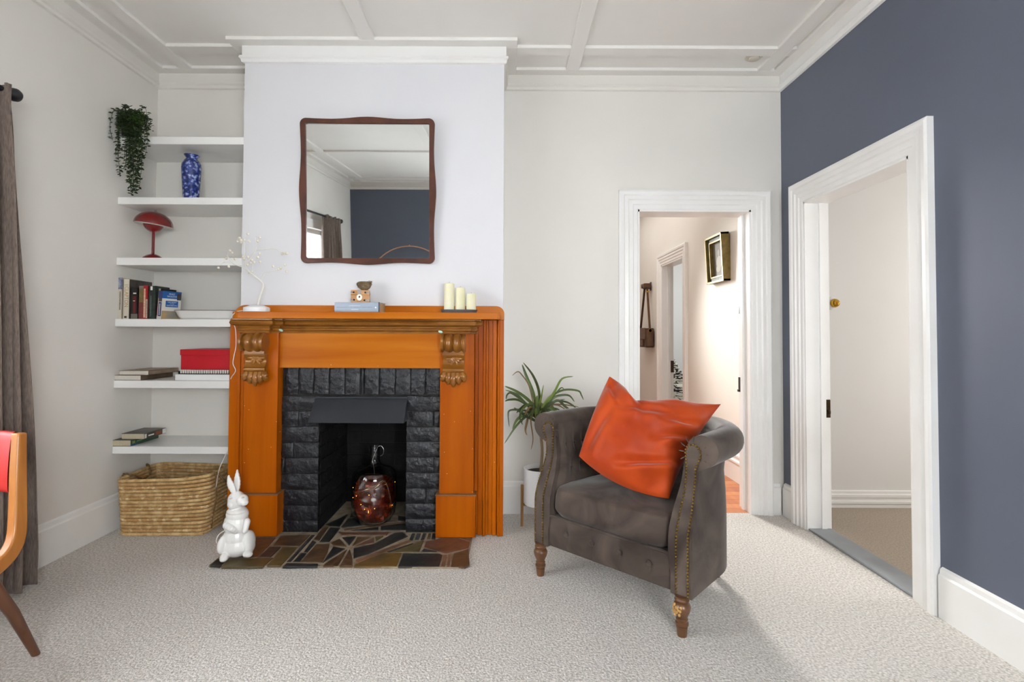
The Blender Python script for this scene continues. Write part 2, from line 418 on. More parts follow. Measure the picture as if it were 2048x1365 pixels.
# ------------------------------------------------------------------ hallway beyond the back door
plank_m = [mat('orange_floorboard_%d' % i, c, 0.35, c2, 3, (9, .9, 9), coat=.2) for i, (c, c2) in enumerate((('#b5673a', '#c27a48'), ('#c07545', '#cc8856'), ('#a95d34', '#b97043')))]
HX0, HX1, HY0, HY1 = 0.15, 1.90, YB + .15, 8.2
fh = struct('floor_hall', MB().box(HX0 - .1, HX1, YB + .02, HY1, -.06, -.012), mat('floor_gap', '#3a2416', .8))
HD = (5.47, 6.22, 2.03)
pw = .095; y = YB + .021; k = 0
pm = {}
while y < HY1 - .02:
    e = min(y + pw, HY1)
    o = obj('plank', MB().box(HX0 - .1, HX1, y, e - .003, -.0119, .0), plank_m[k % 3], fh); y = e; k += 1
m = MB(); m.box(HX1, HX1 + .12, HY0, HD[0], 0, 2.95); m.box(HX1, HX1 + .12, HD[1], HY1 + .1, 0, 2.95); m.box(HX1, HX1 + .12, HD[0], HD[1], HD[2], 2.95)
struct('wall_hall_right', m, hall_m)
struct('wall_hall_left', MB().box(HX0 - .2, HX0 - .1, HY0, HY1 + .1, 0, 2.95), hall_m)
struct('wall_hall_end', MB().box(HX0 - .1, HX1, HY1, HY1 + .1, 0, 2.95), hall_m)
struct('ceiling_hall', MB().box(HX0 - .2, 5.0, HY0, 8.9, 2.95, 3.0), ceil_m)
for i, pa in enumerate(([(HX1, HD[0] - .13), (HX1, HY0)], [(HX1, HY1), (HX1, HD[1] + .13)])):
    struct('baseboard_hall_%d' % (i + 1), sweep([(0, 0), (.02, 0), (.02, .15), (.028, .155), (.028, .17), (.016, .18), (.016, .2), (.022, .205), (.022, .22), (0, .235)], pa, side=-1 if False else 1)[0], trim_m, smooth=True, ang=25)
d3 = empty('door_3', (HX1, HD[0], 0)); d3['kind'] = 'structure'
casing(lambda w, t, z: (HX1 - t, w, z), HD[0], HD[1], HD[2], d3)
obj('jamb', MB().box(HX1 - .01, HX1 + .13, HD[1] - .015, HD[1], 0, HD[2]), trim_m, d3)
obj('jamb', MB().box(HX1 - .01, HX1 + .13, HD[0], HD[0] + .015, 0, HD[2]), trim_m, d3)
obj('head_lining', MB().box(HX1 - .01, HX1 + .13, HD[0], HD[1], HD[2] - .015, HD[2]), trim_m, d3)
obj('door_stop', MB().box(HX1 + .06, HX1 + .09, HD[1] - .03, HD[1] - .015, 0, HD[2] - .015), trim_m, d3)
obj('strike_plate', MB().box(HX1 + .085, HX1 + .13, HD[1] - .024, HD[1] - .0149, .74, .88), mat('brown_lock', '#3c2c1e', .5), d3)
# room beyond the hall
farw_m = mat('pale_grey_paint', '#d3d2cf', .6)
struct('wall_far', MB().box(HX1 + .12, 4.6, 8.5, 8.6, 0, 2.95), farw_m)
m = MB().box(4.5, 4.6, 4.4, 8.5, 0, 2.95); struct('wall_far_right', m, farw_m)
struct('wall_far_near', MB().box(HX1 + .12, 4.6, 4.3, 4.4, 0, 2.95), farw_m)
struct('floor_far', MB().box(HX1, 4.6, 4.4, 8.5, -.06, 0), carpet2_m)

# ------------------------------------------------------------------ side room beyond the right door
SX0, SX1, SY0, SY1 = XR + .13, 4.4, 1.2, 3.62
struct('floor_side', MB().box(XR, SX1, SY0, SY1, -.06, 0), carpet2_m)
struct('wall_side_back', MB().box(SX0, SX1, SY1, SY1 + .1, 0, 2.95), side_m)
struct('wall_side_right', MB().box(SX1, SX1 + .1, SY0, SY1, 0, 2.95), side_m)
struct('wall_side_front', MB().box(SX0, SX1, SY0 - .1, SY0, 0, 2.95), side_m)
struct('wall_side_left', MB().box(SX0 - .005, SX0 + .003, SY0, D2[0] - .01, 0, 2.95), side_m)
struct('ceiling_side', MB().box(SX0, SX1, SY0, SY1, 2.95, 3.0), ceil_m)
struct('baseboard_side', sweep([(0, 0), (.016, 0), (.016, .026), (.024, .03), (.024, .046), (.016, .05), (.016, .068), (.022, .072), (.022, .09), (.012, .096), (.012, .112), (0, .118)], [(SX0, SY1), (SX1, SY1)])[0], trim_m, smooth=True, ang=20)
p = at(1663, 607, SY1)
sw = thing('light_switch', 'round brass dome light switch on white wall inside the right doorway', 'light switch', (p.x, SY1, p.z))
obj('rose', MB().lathe([(.0, 0), (.045, 0), (.043, -.008), (.036, -.012), (0, -.012)], p, 28, 'y'), white_m, sw, smooth=True)
q = p + Vector((.012, 0, 0))
obj('dome', MB().lathe([(.03, -.012), (.031, -.018), (.027, -.032), (.016, -.042), (0, -.045)], q, 28, 'y'), gold_m, sw, smooth=True, ang=60)
obj('dolly', MB().lathe([(.009, -.04), (.008, -.052), (.005, -.06), (0, -.062)], q, 14, 'y'), gold_m, sw, smooth=True)

# ceiling smoke alarm
p = atz(1508, 112, ZP)
al = thing('smoke_alarm', 'small round white smoke alarm on the ceiling near the blue wall', 'smoke alarm', (p.x, p.y, ZP))
obj('mounting_ring', MB().lathe([(0, 0), (.052, 0), (.055, -.006), (.046, -.013), (.036, -.016), (0, -.016)], p, 28), mat('yellowed_plastic', '#cfc8ba', .5), al, smooth=True)
obj('cover', MB().lathe([(.034, -.016), (.034, -.022), (.028, -.025), (0, -.026)], p, 28), MATS['yellowed_plastic'], al, smooth=True)
# ------------------------------------------------------------------ hearth of crazy-paved stone
HZ = 0.014
hearth = thing('hearth', 'slate and sandstone crazy-paved hearth set into the carpet before the fireplace', 'hearth', (-.85, 2.9, 0))
grout_m = mat('tan_grout', '#9a8b76', 0.85, '#7c6f5e', 25, bump=.4, bs=80)
m = MB(); a = [(-1.505, 2.655), (-.215, 2.645), (-.19, 2.68), (-.185, 3.10), (-1.505, 3.10)]
m.prism([(x, y, 0.0) for x, y in a], (0, 0, HZ - .004))
m.box(FL + .002, FR - .002, 3.09, 3.66, 0, HZ - .004)
obj('grout_bed', m, grout_m, hearth)
SM = {k: mat('stone_' + k, c, 0.4, c2, 7, lo=.3, hi=.7, bump=.5, bs=22, bdist=.006, col3=c3) for k, c, c2, c3 in
      (('brown', '#4a3626', '#3a2d22', '#5a432f'), ('dark', '#26282c', '#1d1e20', '#31302e'), ('olive', '#4c4029', '#3b3424', '#5a4b2c'),
       ('ochre', '#5c4522', '#3d3222', '#6d5127'), ('rust', '#56392b', '#412e23', '#664434'), ('pink', '#6e4f3b', '#5a4231', '#7b5a44'))}
def c1(*p): return [(410 + x / 3.7236, 960 + y / 3.7236) for x, y in p]
def c8(*p): return [(560 + x / 5.12, 1020 + y / 5.12) for x, y in p]
stones = [
 ('brown', c1((365, 430), (527, 432), (475, 492), (392, 575), (330, 580), (340, 500))), ('dark', c1((480, 500), (567, 500), (490, 575), (400, 573))),
 ('brown', c1((560, 420), (785, 408), (700, 493), (507, 490))), ('olive', c1((575, 502), (695, 500), (565, 640), (460, 640))),
 ('olive', c1((170, 600), (330, 587), (508, 580), (430, 648), (120, 650))), ('dark', c1((35, 637), (95, 590), (150, 605), (112, 645))),
 ('dark', c8((320, 258), (358, 257), (110, 532), (68, 532))), ('brown', c8((430, 192), (498, 174), (402, 312), (345, 302))),
 ('dark', c8((332, 312), (372, 330), (283, 434), (242, 432))), ('dark', c8((210, 444), (272, 442), (200, 532), (132, 532))),
 ('dark', c8((512, 182), (618, 184), (508, 328), (402, 330))), ('brown', c8((372, 352), (508, 350), (490, 430), (432, 536), (208, 535))),
 ('dark', c8((545, 377), (668, 397), (434, 542))), ('dark', c8((66, 546), (390, 552), (384, 578), (24, 584))),
 ('brown', c8((690, 402), (602, 556), (586, 574), (440, 576), (456, 552))), ('brown', c8((714, 400), (742, 500), (742, 578), (608, 576))),
 ('brown', c8((524, 340), (608, 294), (684, 374), (560, 368))), ('dark', c8((638, 282), (776, 272), (708, 362))),
 ('brown', c8((792, 275), (926, 282), (740, 368))), ('rust', c8((958, 284), (966, 334), (756, 374))), ('olive', c8((975, 275), (1060, 268), (985, 320))),
 ('dark', c8((752, 394), (962, 348), (1170, 238), (1256, 228), (1312, 270), (900, 456), (752, 498))),
 ('pink', c8((772, 514), (1326, 304), (1346, 320), (790, 542))), ('dark', c8((1095, 428), (1368, 337), (1350, 350), (1130, 431))),
 ('olive', c8((1476, 306), (1426, 428), (1150, 432))),
 ('dark', c8((1347, 242), (1383, 240), (1360, 310), (1320, 311))), ('dark', c8((1402, 242), (1443, 240), (1420, 306), (1378, 308))),
 ('dark', c8((1462, 242), (1498, 242), (1478, 298), (1438, 305))), ('brown', c8((1517, 242), (1548, 242), (1538, 298), (1502, 298))),
 ('dark', c8((1562, 242), (1593, 242), (1590, 298), (1548, 298))),
 ('rust', c8((1492, 328), (1700, 278), (1775, 276), (1946, 332), (1932, 388), (1700, 442), (1474, 384))),
 ('rust', c8((1800, 274), (1966, 272), (1952, 322))), ('dark', c8((1472, 397), (1612, 428), (1444, 428))),
 ('ochre', c8((772, 557), (990, 464), (1062, 443), (1246, 442), (1192, 578), (754, 580))),
 ('dark', c8((1262, 447), (1638, 447), (1662, 466), (1628, 578), (1207, 583))),
 ('pink', c8((1672, 462), (1708, 460), (1688, 576), (1648, 578))), ('pink', c8((1722, 457), (1753, 452), (1735, 576), (1708, 578))),
 ('brown', c8((1777, 447), (1930, 402), (1942, 558), (1900, 586), (1749, 580))),
 ('dark', c8((695, 90), (760, 90), (880, 130), (1185, 107), (645, 184), (625, 176))), ('brown', c8((655, 197), (1288, 122), (1288, 130), (662, 210))),
 ('dark', c8((724, 212), (1008, 177), (1008, 207))), ('dark', c8((1032, 167), (1288, 137), (1288, 206), (1032, 207))),
 ('rust', c8((604, 232), (1116, 227), (1090, 257), (632, 254))), ('dark', c8((470, 150), (695, 46), (608, 172), (512, 164))),
 ('dark', c8((1208, 62), (1288, 72), (1288, 114), (1208, 103))), ('dark', c8((720, 60), (740, 20), (760, 80), (715, 82))),
]
for k, P in stones:
    zt = HZ + random.uniform(-.001, .0015); q = [atz(x, y, zt) for x, y in P]
    b = MB(); b.prism([Vector((v.x, v.y, .004)) for v in q], (0, 0, zt - .004))
    obj('stone', b, SM[k], hearth, bevel=.0018, bseg=1)

# ------------------------------------------------------------------ brick fireplace
BF = 3.10; BX0, BX1 = -1.327, -.388
fp = thing('brick_fireplace', 'black painted brick fireplace with dark metal hood and deep firebox', 'fireplace', (-.857, BF, 0))
ztop = at(720, 735, BF).z; zsol = at(720, 791, BF).z; zhood = at(720, 797, BF).z
m = MB(); m.box(BX0 - .03, FL, BF + .012, CF, 0, ztop); m.box(FR, BX1 + .03, BF + .012, CF, 0, ztop); m.box(FL, FR, BF + .012, CF, zhood - .02, ztop)
m.box(FL - .05, FL, CF - .005, 3.72, 0, .95); m.box(FR, FR + .05, CF - .005, 3.72, 0, .95); m.box(FL - .05, FR + .05, 3.66, 3.74, 0, .95)
m.box(FL - .05, FR + .05, CF - .002, 3.74, .93, 1.0)
obj('mortar', m, mort_m, fp)
def brick(x0, x1, y0, y1, z0, z1, mm=brick_m, face='y'):
    """brick with a rough, uneven front"""
    b = MB(); nu, nv = 5, 4
    def f(u, v):
        x = x0 + (x1 - x0) * u; z = z0 + (z1 - z0) * v
        e = 0 if (u in (0, 1) or v in (0, 1)) else 1
        return Vector((x + random.uniform(-.0025, .0025), y0 + (.006 if not e else random.uniform(-.003, .003)), z + random.uniform(-.002, .002)))
    g = b.grid(f, nu, nv)
    B = [b.bm.verts.new(p) for p in ((x0, y1, z0), (x1, y1, z0), (x1, y1, z1), (x0, y1, z1))]
    bt = [g[i][0] for i in range(nu + 1)]; tp = [g[i][nv] for i in range(nu + 1)]; lf = g[0]; rt = g[nu]
    b.bm.faces.new(bt + [B[1], B[0]]); b.bm.faces.new(tp + [B[2], B[3]]); b.bm.faces.new(lf + [B[3], B[0]]); b.bm.faces.new(rt + [B[2], B[1]])
    b.bm.faces.new(B)
    return obj('brick', b, mm, fp, smooth=True, ang=50)
gx = [(90, 170), (180, 262), (270, 357), (366, 452), (460, 545), (556, 570), (578, 660), (668, 757), (765, 850), (858, 940), (948, 1031)]
for a, b in gx:
    brick(at(540 + a / 3.034, 760, BF).x, at(540 + b / 3.034, 760, BF).x, BF - .004, CF, zsol + .005, ztop)
rows_l = [(285, 368), (376, 462), (470, 560), (567, 655), (660, 750), (757, 848), (853, 942), (948, 1035), (1042, 1104)]
rows_r = [(285, 370), (376, 464), (471, 554), (560, 648), (655, 743), (750, 837), (845, 930), (936, 1024), (1031, 1100)]
lsplit = {1: [.45], 3: [.33], 4: [.1]}; rsplit = {1: [.8], 4: [.82], 6: [.6]}
for rows, x0, x1, sp, pxx in ((rows_l, BX0 - .008, FL, lsplit, 600), (rows_r, FR, BX1, rsplit, 850)):
    for i, (a, b) in enumerate(rows):
        za = max(at(pxx, 700 + b / 3.034, BF).z, HZ); zb = at(pxx, 700 + a / 3.034, BF).z
        e = [0] + sp.get(i, []) + [1]
        for s0, s1 in zip(e, e[1:]):
            brick(x0 + (x1 - x0) * s0 + (.003 if s0 else 0), x0 + (x1 - x0) * s1 - (.003 if s1 < 1 else 0), BF - .003, CF, za, zb)
# lining bricks of the firebox: side walls and back
hrow = .083
for i in range(10):
    za = HZ + .002 + i * hrow; zb = za + hrow - .007
    off = .1 if i % 2 else 0
    y = CF + .004
    while y < 3.65:
        ye = min(y + (.11 if (off and y < CF + .01) else .215), 3.658)
        obj('brick', MB().box(FL - .004, FL + .006, y, ye - .006, za, zb, jit=.002), soot_m, fp)
        obj('brick', MB().box(FR - .006, FR + .004, y, ye - .006, za, zb, jit=.002), soot_m, fp); y = ye
    x = FL + .008
    while x < FR - .012:
        xe = min(x + (.11 if (off and x < FL + .01) else .225), FR - .007)
        if xe - x > .02: obj('brick', MB().box(x, xe - .006, 3.652, 3.664, za, zb, jit=.002), soot_m, fp)
        x = xe
# hood
hx0, hx1 = -1.135, -.583
zb_ = at(715, 847, 2.985).z
t = [(hx0 + .004, 3.094, zhood), (hx1, 3.094, zhood), (hx1, 2.985, zb_), (hx0, 2.985, zb_)]
m = MB(); m.prism(t, (0, .004, .003))
hood = obj('hood', m, steel_m, fp, bevel=.0015, bseg=1)
for x in (hx0, hx1 - .003):
    obj('hood_side', MB().prism([(x, 3.094, zhood), (x, 2.986, zb_), (x, 3.094, zb_)], (.003, 0, 0)), steel_m, fp)
obj('hood_lip', MB().box(hx0 + .002, hx1, 3.088, 3.096, zhood, zhood + .008), steel_m, fp)

# ------------------------------------------------------------------ pine surround
su = thing('fireplace_surround', 'varnished orange pine mantelpiece with carved corbels around the black fireplace', 'mantelpiece', (-.83, 3.06, 0))
MF = 2.94
zm1 = at(730, 624.5, MF).z; zm0 = at(730, 638, MF).z
mx0, mx1 = at(458, 630, MF).x, at(1000, 630, MF).x
# shelf with rounded front corners
P = [(mx1, 3.09), (mx1, MF + .012), (mx1 - .012, MF)]
P += [(mx0 + .05 - .05 * math.sin(a), MF + .05 - .05 * math.cos(a)) for a in [k * PI / 12 for k in range(7)]] + [(mx0, 3.09)]
obj('mantel_shelf', MB().prism([(x, y, zm0) for x, y in P], (0, 0, zm1 - zm0)), pineh_m, su, bevel=.003)
# back board with rounded shoulders standing behind the shelf
zbk = at(730, 611.5, 3.09).z; bl, br = at(468, 620, 3.09).x, at(1008.5, 640, 3.07).x
P = [(bl, zm0), (br, zm0)]
P += [(br - .05 + .05 * math.cos(a), zbk - .045 + .045 * math.sin(a)) for a in [k * PI / 12 for k in range(7)]]
P += [(bl + .07 + .07 * math.cos(a), zbk - .06 + .06 * math.sin(a)) for a in [PI / 2 + k * PI / 12 for k in range(7)]]
obj('back_board', MB().prism([(x, 3.09, z) for x, z in P], (0, CF - 3.09 - .001, 0)), pineh_m, su, bevel=.002)
# pilasters, plinths
PF = 3.04; pl = (-1.537, -1.337); pr = (-.381, -.18)
zpl = at(700, 992, 3.015).z
zcor = at(700, 667, 3.03).z
for a, b in (pl, pr):
    obj('pilaster', MB().box(a, b, PF, CF - .001, zpl, zcor + .03), pine_m, su, bevel=.002)
for a, b in ((-1.552, -1.318), (-.398, -.166)):
    obj('plinth_block', MB().box(a, b, 3.015, CF - .001, HZ + .001, zpl), pine_m, su, bevel=.003)
    obj('plinth_cap', MB().box(a - .003, b + .003, 3.012, CF - .002, zpl, zpl + .008), mat('dusty_pine', '#7d5533', .6) if 'dusty_pine' not in MATS else MATS['dusty_pine'], su, bevel=.002)
# frieze
zf0 = at(720, 735, 3.07).z
obj('frieze_board', MB().box(pl[1] - .002, pr[0] + .002, 3.07, CF - .001, zf0, zcor + .03), pineh_m, su, bevel=.002)
obj('inner_bead', MB().box(pl[1] - .002, pr[0] + .002, 3.066, 3.072, zf0 - .004, zf0 + .006), pineh_m, su)
# stepped side casings
zb0 = .004
def boards(xs, ys):
    for (a, b), y in zip(zip(xs, xs[1:]), ys):
        obj('casing_board', MB().box(a + .0002, b - .0002, y, CF - .001, zb0, zm0 - .001), pine_m, su, bevel=.0025)
boards([-1.640, -1.588, -1.570, -1.552, -1.538], [3.072, 3.060, 3.068, 3.078])
boards([-.179, -.158, -.128, -.113, -.098, -.072, -.048, -.030, -.006], [3.090, 3.080, 3.064, 3.076, 3.088, 3.074, 3.084, 3.062])
for x in (-.121, -.036, -1.579):
    obj('bead_moulding', MB().tube([(x, 3.068, zb0), (x, 3.068, zm0 - .002)], .0075, 10), pine_m, su, smooth=True)
# cornice moulding that breaks forward over the pilasters
zc1 = zm0 - .0005; hC = zc1 - zcor
prof = [(0, zcor), (.012, zcor), (.014, zcor + hC * .1), (.010, zcor + hC * .16), (.018, zcor + hC * .22), (.020, zcor + hC * .32), (.014, zcor + hC * .38),
        (.016, zcor + hC * .46), (.030, zcor + hC * .52), (.044, zcor + hC * .60), (.048, zcor + hC * .72), (.044, zcor + hC * .84), (.036, zcor + hC * .88), (.040, zcor + hC * .92), (.040, zc1), (0, zc1)]
e = .035
cpath = [(pl[0] - .045, 3.09), (pl[0] - .045, PF + .006), (pl[0] + .0, PF + .006), (pl[0] + .0, PF - e), (pl[1] - .05, PF - e), (pl[1] - .05, PF + .006), (pl[1] + .0, PF + .006), (pl[1], 3.068),
         (pr[0], 3.068), (pr[0], PF + .006), (pr[0] + .05, PF + .006), (pr[0] + .05, PF - e), (pr[1] - .05, PF - e), (pr[1] - .05, PF + .006), (pr[1] + .0, PF + .006), (pr[1], 3.09)]
cpath = [(pl[0] + .0, 3.09), (pl[0] + .0, PF - e), (pl[1] - .045, PF - e), (pl[1] - .045, PF), (pl[1], PF), (pl[1], 3.068),
         (pr[0], 3.068), (pr[0], PF), (pr[0] + .035, PF), (pr[0] + .035, PF - e), (pr[1] - .035, PF - e), (pr[1] - .035, PF), (pr[1], PF), (pr[1], 3.09)]
for mb in sweep(prof, cpath): obj('cornice_moulding', mb, carv_m, su, smooth=True, ang=35)
obj('cornice_core', MB().box(pl[0] + .001, pl[1] - .046, PF - e + .001, 3.09, zcor + .001, zc1).box(pr[0] + .036, pr[1] - .036, PF - e + .001, 3.09, zcor + .001, zc1), carv_m, su)
chip_m = mat('pale_green_filler', '#a9cbbd', .6)
for (px, py) in ((562, 661), (881, 664)):
    q = at(px, py, 3.0); obj('filler_lump', MB().ball(q, (.014, .008, .008), 8, 6, Matrix.Rotation(.3, 3, 'Y')), chip_m, su, smooth=True)
# carved corbels
def corbel(xc, w):
    zs = zcor - .055; R = .052; yc = PF - .052
    z1 = zs - .048; z2 = z1 - .024
    # hollow (scotia) body
    z3 = z2 - .073
    pts = []
    for k in range(13):
        t = k / 12; pts.append((PF - .05 + .026 * math.sin(PI * t), z2 - (z2 - z3) * t))
    m = MB(); m.prism([(xc - w * .45, PF, z2)] + [(xc - w * .45, y, z) for y, z in pts] + [(xc - w * .45, PF, z3)], (w * .90, 0, 0))
    g = obj('corbel', m, carv_m, su, smooth=True, ang=35)
    pr_ = []
    n = 40
    for k in range(n + 1):
        t = k / n
        if t < .12 or t > .88: r = R * 1.0
        elif t < .17 or t > .83: r = R * .8
        else:
            s = ((t - .17) / .66 * 2) % 1.0
            r = R * (.8 + .26 * math.sin(PI * min(max(s, 0.0), 1.0)) ** .7)
        pr_.append((r, -w / 2 + w * t))
    obj('scroll', MB().lathe(pr_, (xc, yc, zs), 28, 'x'), carv_m, g, smooth=True, ang=50)
    obj('fillet', MB().box(xc - w * .44, xc + w * .44, PF - .052, PF, z2, z1 + .02).box(xc - w * .47, xc + w * .47, PF - .057, PF, z2, z2 + .006), carv_m, g, bevel=.002)
    # leaf spray carved on the hollow
    m = MB()
    for k in range(9):
        a = -PI / 2 + PI * (k - 4) / 4.6; L = .052 if k % 2 == 0 else .04
        zc_ = (z2 + z3) / 2 + .012
        d = Vector((math.sin(a + PI / 2), 0, math.cos(a + PI / 2) * .62)) * L
        c0 = Vector((xc + .004, PF - .027, zc_)); q = c0 + d * .5
        rot = Matrix.Rotation(math.atan2(d.x, d.z), 3, 'Y')
        m.ball(q + Vector((0, -.004, 0)), (.0085, .007, L * .5), 8, 6, rot)
    m.ball((xc + .004, PF - .033, (z2 + z3) / 2 + .012), .008, 10, 8)
    obj('carved_leaf', m, carv_m, g, smooth=True)
    # roll
    obj('roll', MB().lathe([(.008, -w * .46), (.015, -w * .45), (.0165, -w * .2), (.0165, w * .2), (.015, w * .45), (.008, w * .46)], (xc, PF - .03, z3 - .012), 18, 'x'), carv_m, g, smooth=True)
    # acanthus drop
    zt = z3 - .022
    for k in range(5):
        a = (k - 2) * .30; L = (.060, .074, .088, .074, .060)[k]
        def f(u, v, a=a, L=L):
            wd = .017 * math.sin(PI * min(.97, .12 + .86 * u)) ** .7 * (1 + .22 * math.sin(u * 19)); s = (v - .5) * 2
            x = a * u * L * .30 + a * .085 + s * wd * 1.1; z = zt - u * L * math.cos(a * .6)
            y = PF - .022 - .018 * math.sin(PI * u * .75) - .010 * (1 - s * s) + .012 * u * u
            return Vector((xc + x, y, z))
        m = MB(); m.grid(f, 14, 6)
        lf = obj('acanthus_leaf', m, carv_m, g, smooth=True, ang=70)
        sm = lf.modifiers.new('solid', 'SOLIDIFY'); sm.thickness = .009; sm.offset = 0
corbel((pl[0] + pl[1]) / 2 - .018, .135); corbel((pr[0] + pr[1]) / 2 - .018, .138)
# nail heads that show on the wood
nail_m = mat('bare_nail', '#d9b98a', .5)
m = MB()
for px, py in ((489, 812), (498, 820), (497, 899), (489, 926), (542, 895), (553, 844), (560, 864), (909, 844), (941, 823), (945, 898), (889, 905), (894, 948), (945, 985), (888, 829), (974, 909), (989, 925), (662, 730), (756, 733)):
    q = at(px, py, (3.066 if px > 950 else PF - .0005) if not 600 < px < 800 else 3.069); m.ball(q, .0022, 6, 4)
obj('nail_heads', m, nail_m, su, kind='stuff')

# ------------------------------------------------------------------ glass demijohn in the firebox
gc = atz(748, 1036, HZ + .002); gc = Vector((at(748, 1040, 3.27).x, 3.27, HZ + .002))
dj = thing('glass_demijohn', 'large clear glass demijohn filled with red shreds and fairy lights inside the firebox', 'bottle', gc)
hN = at(748, 893, 3.27).z - gc.z; hS = at(748, 938, 3.27).z - gc.z; hB = at(748, 920, 3.27).z - gc.z
prof = [(0, 0), (.075, 0), (.108, .012), (.132, .06), (.142, .14), (.142, .2), (.136, hS - .045), (.128, hS - .015), (.105, hS + .004), (.06, hS + .018), (.038, hS + .035), (.030, hS + .062), (.028, hN - .012), (.031, hN - .01), (.031, hN)]
inn = [(.027, hN), (.025, hN - .012), (.026, hS + .06), (.034, hS + .034), (.056, hS + .013), (.103, hS - .001), (.124, hS - .018), (.132, hS - .046), (.138, .2), (.138, .14), (.128, .06), (.104, .018), (.074, .007), (0, .007)]
clear_m = mat('clear_glass', '#f3f7f5', 0.0, trans=1.0, ior=1.45)
obj('glass', MB().lathe(prof + inn, gc, 48), clear_m, dj, smooth=True, ang=60)
red_m = mat('red_foil', '#6e1606', .25, '#dc6418', 16, coat=.4, lo=.35, hi=.72, col3='#b03a0c')
redd_m = mat('dark_red_foil', '#2e0703', .3, '#8a2608', 18, lo=.32, hi=.7, coat=.3)
def mass(u, v):
    a = u * 2 * PI; z = .02 + (hS - .075) * v; r = .119 * math.sin(PI * (.05 + .9 * v)) ** .16
    k = 1 + .10 * noise.noise(Vector((math.cos(a) * 2.3, math.sin(a) * 2.3, v * 5))) + .07 * noise.noise(Vector((math.cos(a) * 7, math.sin(a) * 7, v * 14)))
    return gc + Vector((r * k * math.cos(a), r * k * math.sin(a), z))
m = MB(); m.grid(mass, 48, 30, cu=True); obj('shredded_filling', m, redd_m, dj, smooth=True, ang=25)
for i in range(150):
    a = random.uniform(0, 2 * PI); z = random.uniform(.035, hS - .07); v = (z - .02) / (hS - .075); r = .119 * math.sin(PI * (.05 + .9 * min(max(v, 0), 1))) ** .16 + .001
    c = gc + Vector((r * math.cos(a), r * math.sin(a), z)); R = Matrix.Rotation(a, 3, 'Z') @ Matrix.Rotation(PI / 2 + random.uniform(-.5, .5), 3, 'Y') @ Matrix.Rotation(random.uniform(0, PI), 3, 'Z')
    L = random.uniform(.012, .026); ph = random.uniform(0, 6)
    def f(u, v, c=c, R=R, L=L, ph=ph): return c + R @ Vector(((u - .5) * L * 1.7, (v - .5) * L * .7, .22 * L * math.sin(u * 5 + ph) * math.cos(v * 4 + ph)))
    m = MB(); m.grid(f, 4, 2); o = obj('foil_shred', m, red_m if random.random() < .6 else redd_m, dj, smooth=True, ang=80)
wire_m = mat('copper_wire', '#e8c9a8', .2, metal=.9)
for i in range(6):
    pts = []
    for k in range(9):
        a = i * 1.1 + k * .55; r = .130 + .003 * math.sin(k * 1.7 + i); pts.append(gc + Vector((r * math.cos(a), r * math.sin(a), .05 + (hS - .09) * ((k * .1 + i * .17) % 1.0))))
    obj('fairy_light_wire', MB().tube(smoothpts(pts, 4), .0011, 5), wire_m, dj, smooth=True)
obj('fairy_light_lead', MB().tube(smoothpts([gc + Vector(p) for p in ((0, 0, hS - .03), (-.008, -.004, hS + .03), (-.012, 0, hS + .06), (.012, -.008, hN - .02), (.020, 0, hN - .004), (.040, 0, hN + .002), (.056, 0, hN - .02), (.052, 0, hN - .05), (.036, 0, hN - .062))], 6), .0008, 6), mat('silver_lead', '#c9c9c4', .3, metal=.7), dj, smooth=True)
bulb_m = mat('warm_bulb', '#ffb050', .3, emit=9.0)
for i in range(12):
    a = random.uniform(PI, 2 * PI); z = random.uniform(.06, hS - .07); obj('fairy_bulb', MB().ball(gc + Vector((.129 * math.cos(a), .129 * math.sin(a), z)), .0014, 8, 6), bulb_m, dj, smooth=True)

# ------------------------------------------------------------------ mirror, leaning slightly forward
mz0 = at(737, 530, 3.11).z; mz1 = at(737, 238, 3.09).z; mxa = at(601, 384, 3.10).x; mxb = at(873, 384, 3.10).x
mc = (mxa + mxb) / 2; mw = (mxb - mxa) / 2; mh = mz1 - mz0; TILT = math.radians(3.2)
mi = thing('wall_mirror', 'square wall mirror in wavy mahogany frame above the mantel', 'mirror', (mc, CF - .006, mz0))
mi.rotation_euler = (TILT, 0, 0)
def out(t):   # outer outline, local x,z, t along perimeter
    pass
ox = []
N = 24
hw, hh = mw, mh / 2
def wav(s): return -.012 * math.sin(PI * s) * (1 if True else 0) + .020 * math.exp(-((s - .5) / .2) ** 2)   # waist each side of a central swell
rc = .035
def side(p0, p1, nrm):
    for k in range(N + 1):
        s = k / N; q = p0.lerp(p1, s); ox.append(q + nrm * (wav(s)))
def corner(c, a0):
    for k in range(1, 6):
        a = a0 + PI / 2 * k / 6; ox.append(c + Vector((math.cos(a), math.sin(a))) * rc)
V2 = lambda x, y: Vector((x, y))
hw -= .008; hh -= .008
side(V2(-hw + rc, -hh), V2(hw - rc, -hh), V2(0, -1)); corner(V2(hw - rc, -hh + rc), -PI / 2)
side(V2(hw, -hh + rc), V2(hw, hh - rc), V2(1, 0)); corner(V2(hw - rc, hh - rc), 0)
side(V2(hw - rc, hh), V2(-hw + rc, hh), V2(0, 1)); corner(V2(-hw + rc, hh - rc), PI / 2)
side(V2(-hw, hh - rc), V2(-hw, -hh + rc), V2(-1, 0)); corner(V2(-hw + rc, -hh + rc), PI)
ix, iz = mw - .041, mh / 2 - .040
def inner(q):
    k = max(abs(q.x) / ix, abs(q.y) / iz); return V2(q.x / k, q.y / k)
m = MB(); n = len(ox); cz = mh / 2
L = []
for q in ox:
    i = inner(q)
    L.append([m.bm.verts.new(p) for p in ((q.x, -.022, cz + q.y), (i.x, -.020, cz + i.y), (i.x, -.006, cz + i.y), (q.x, 0, cz + q.y))])
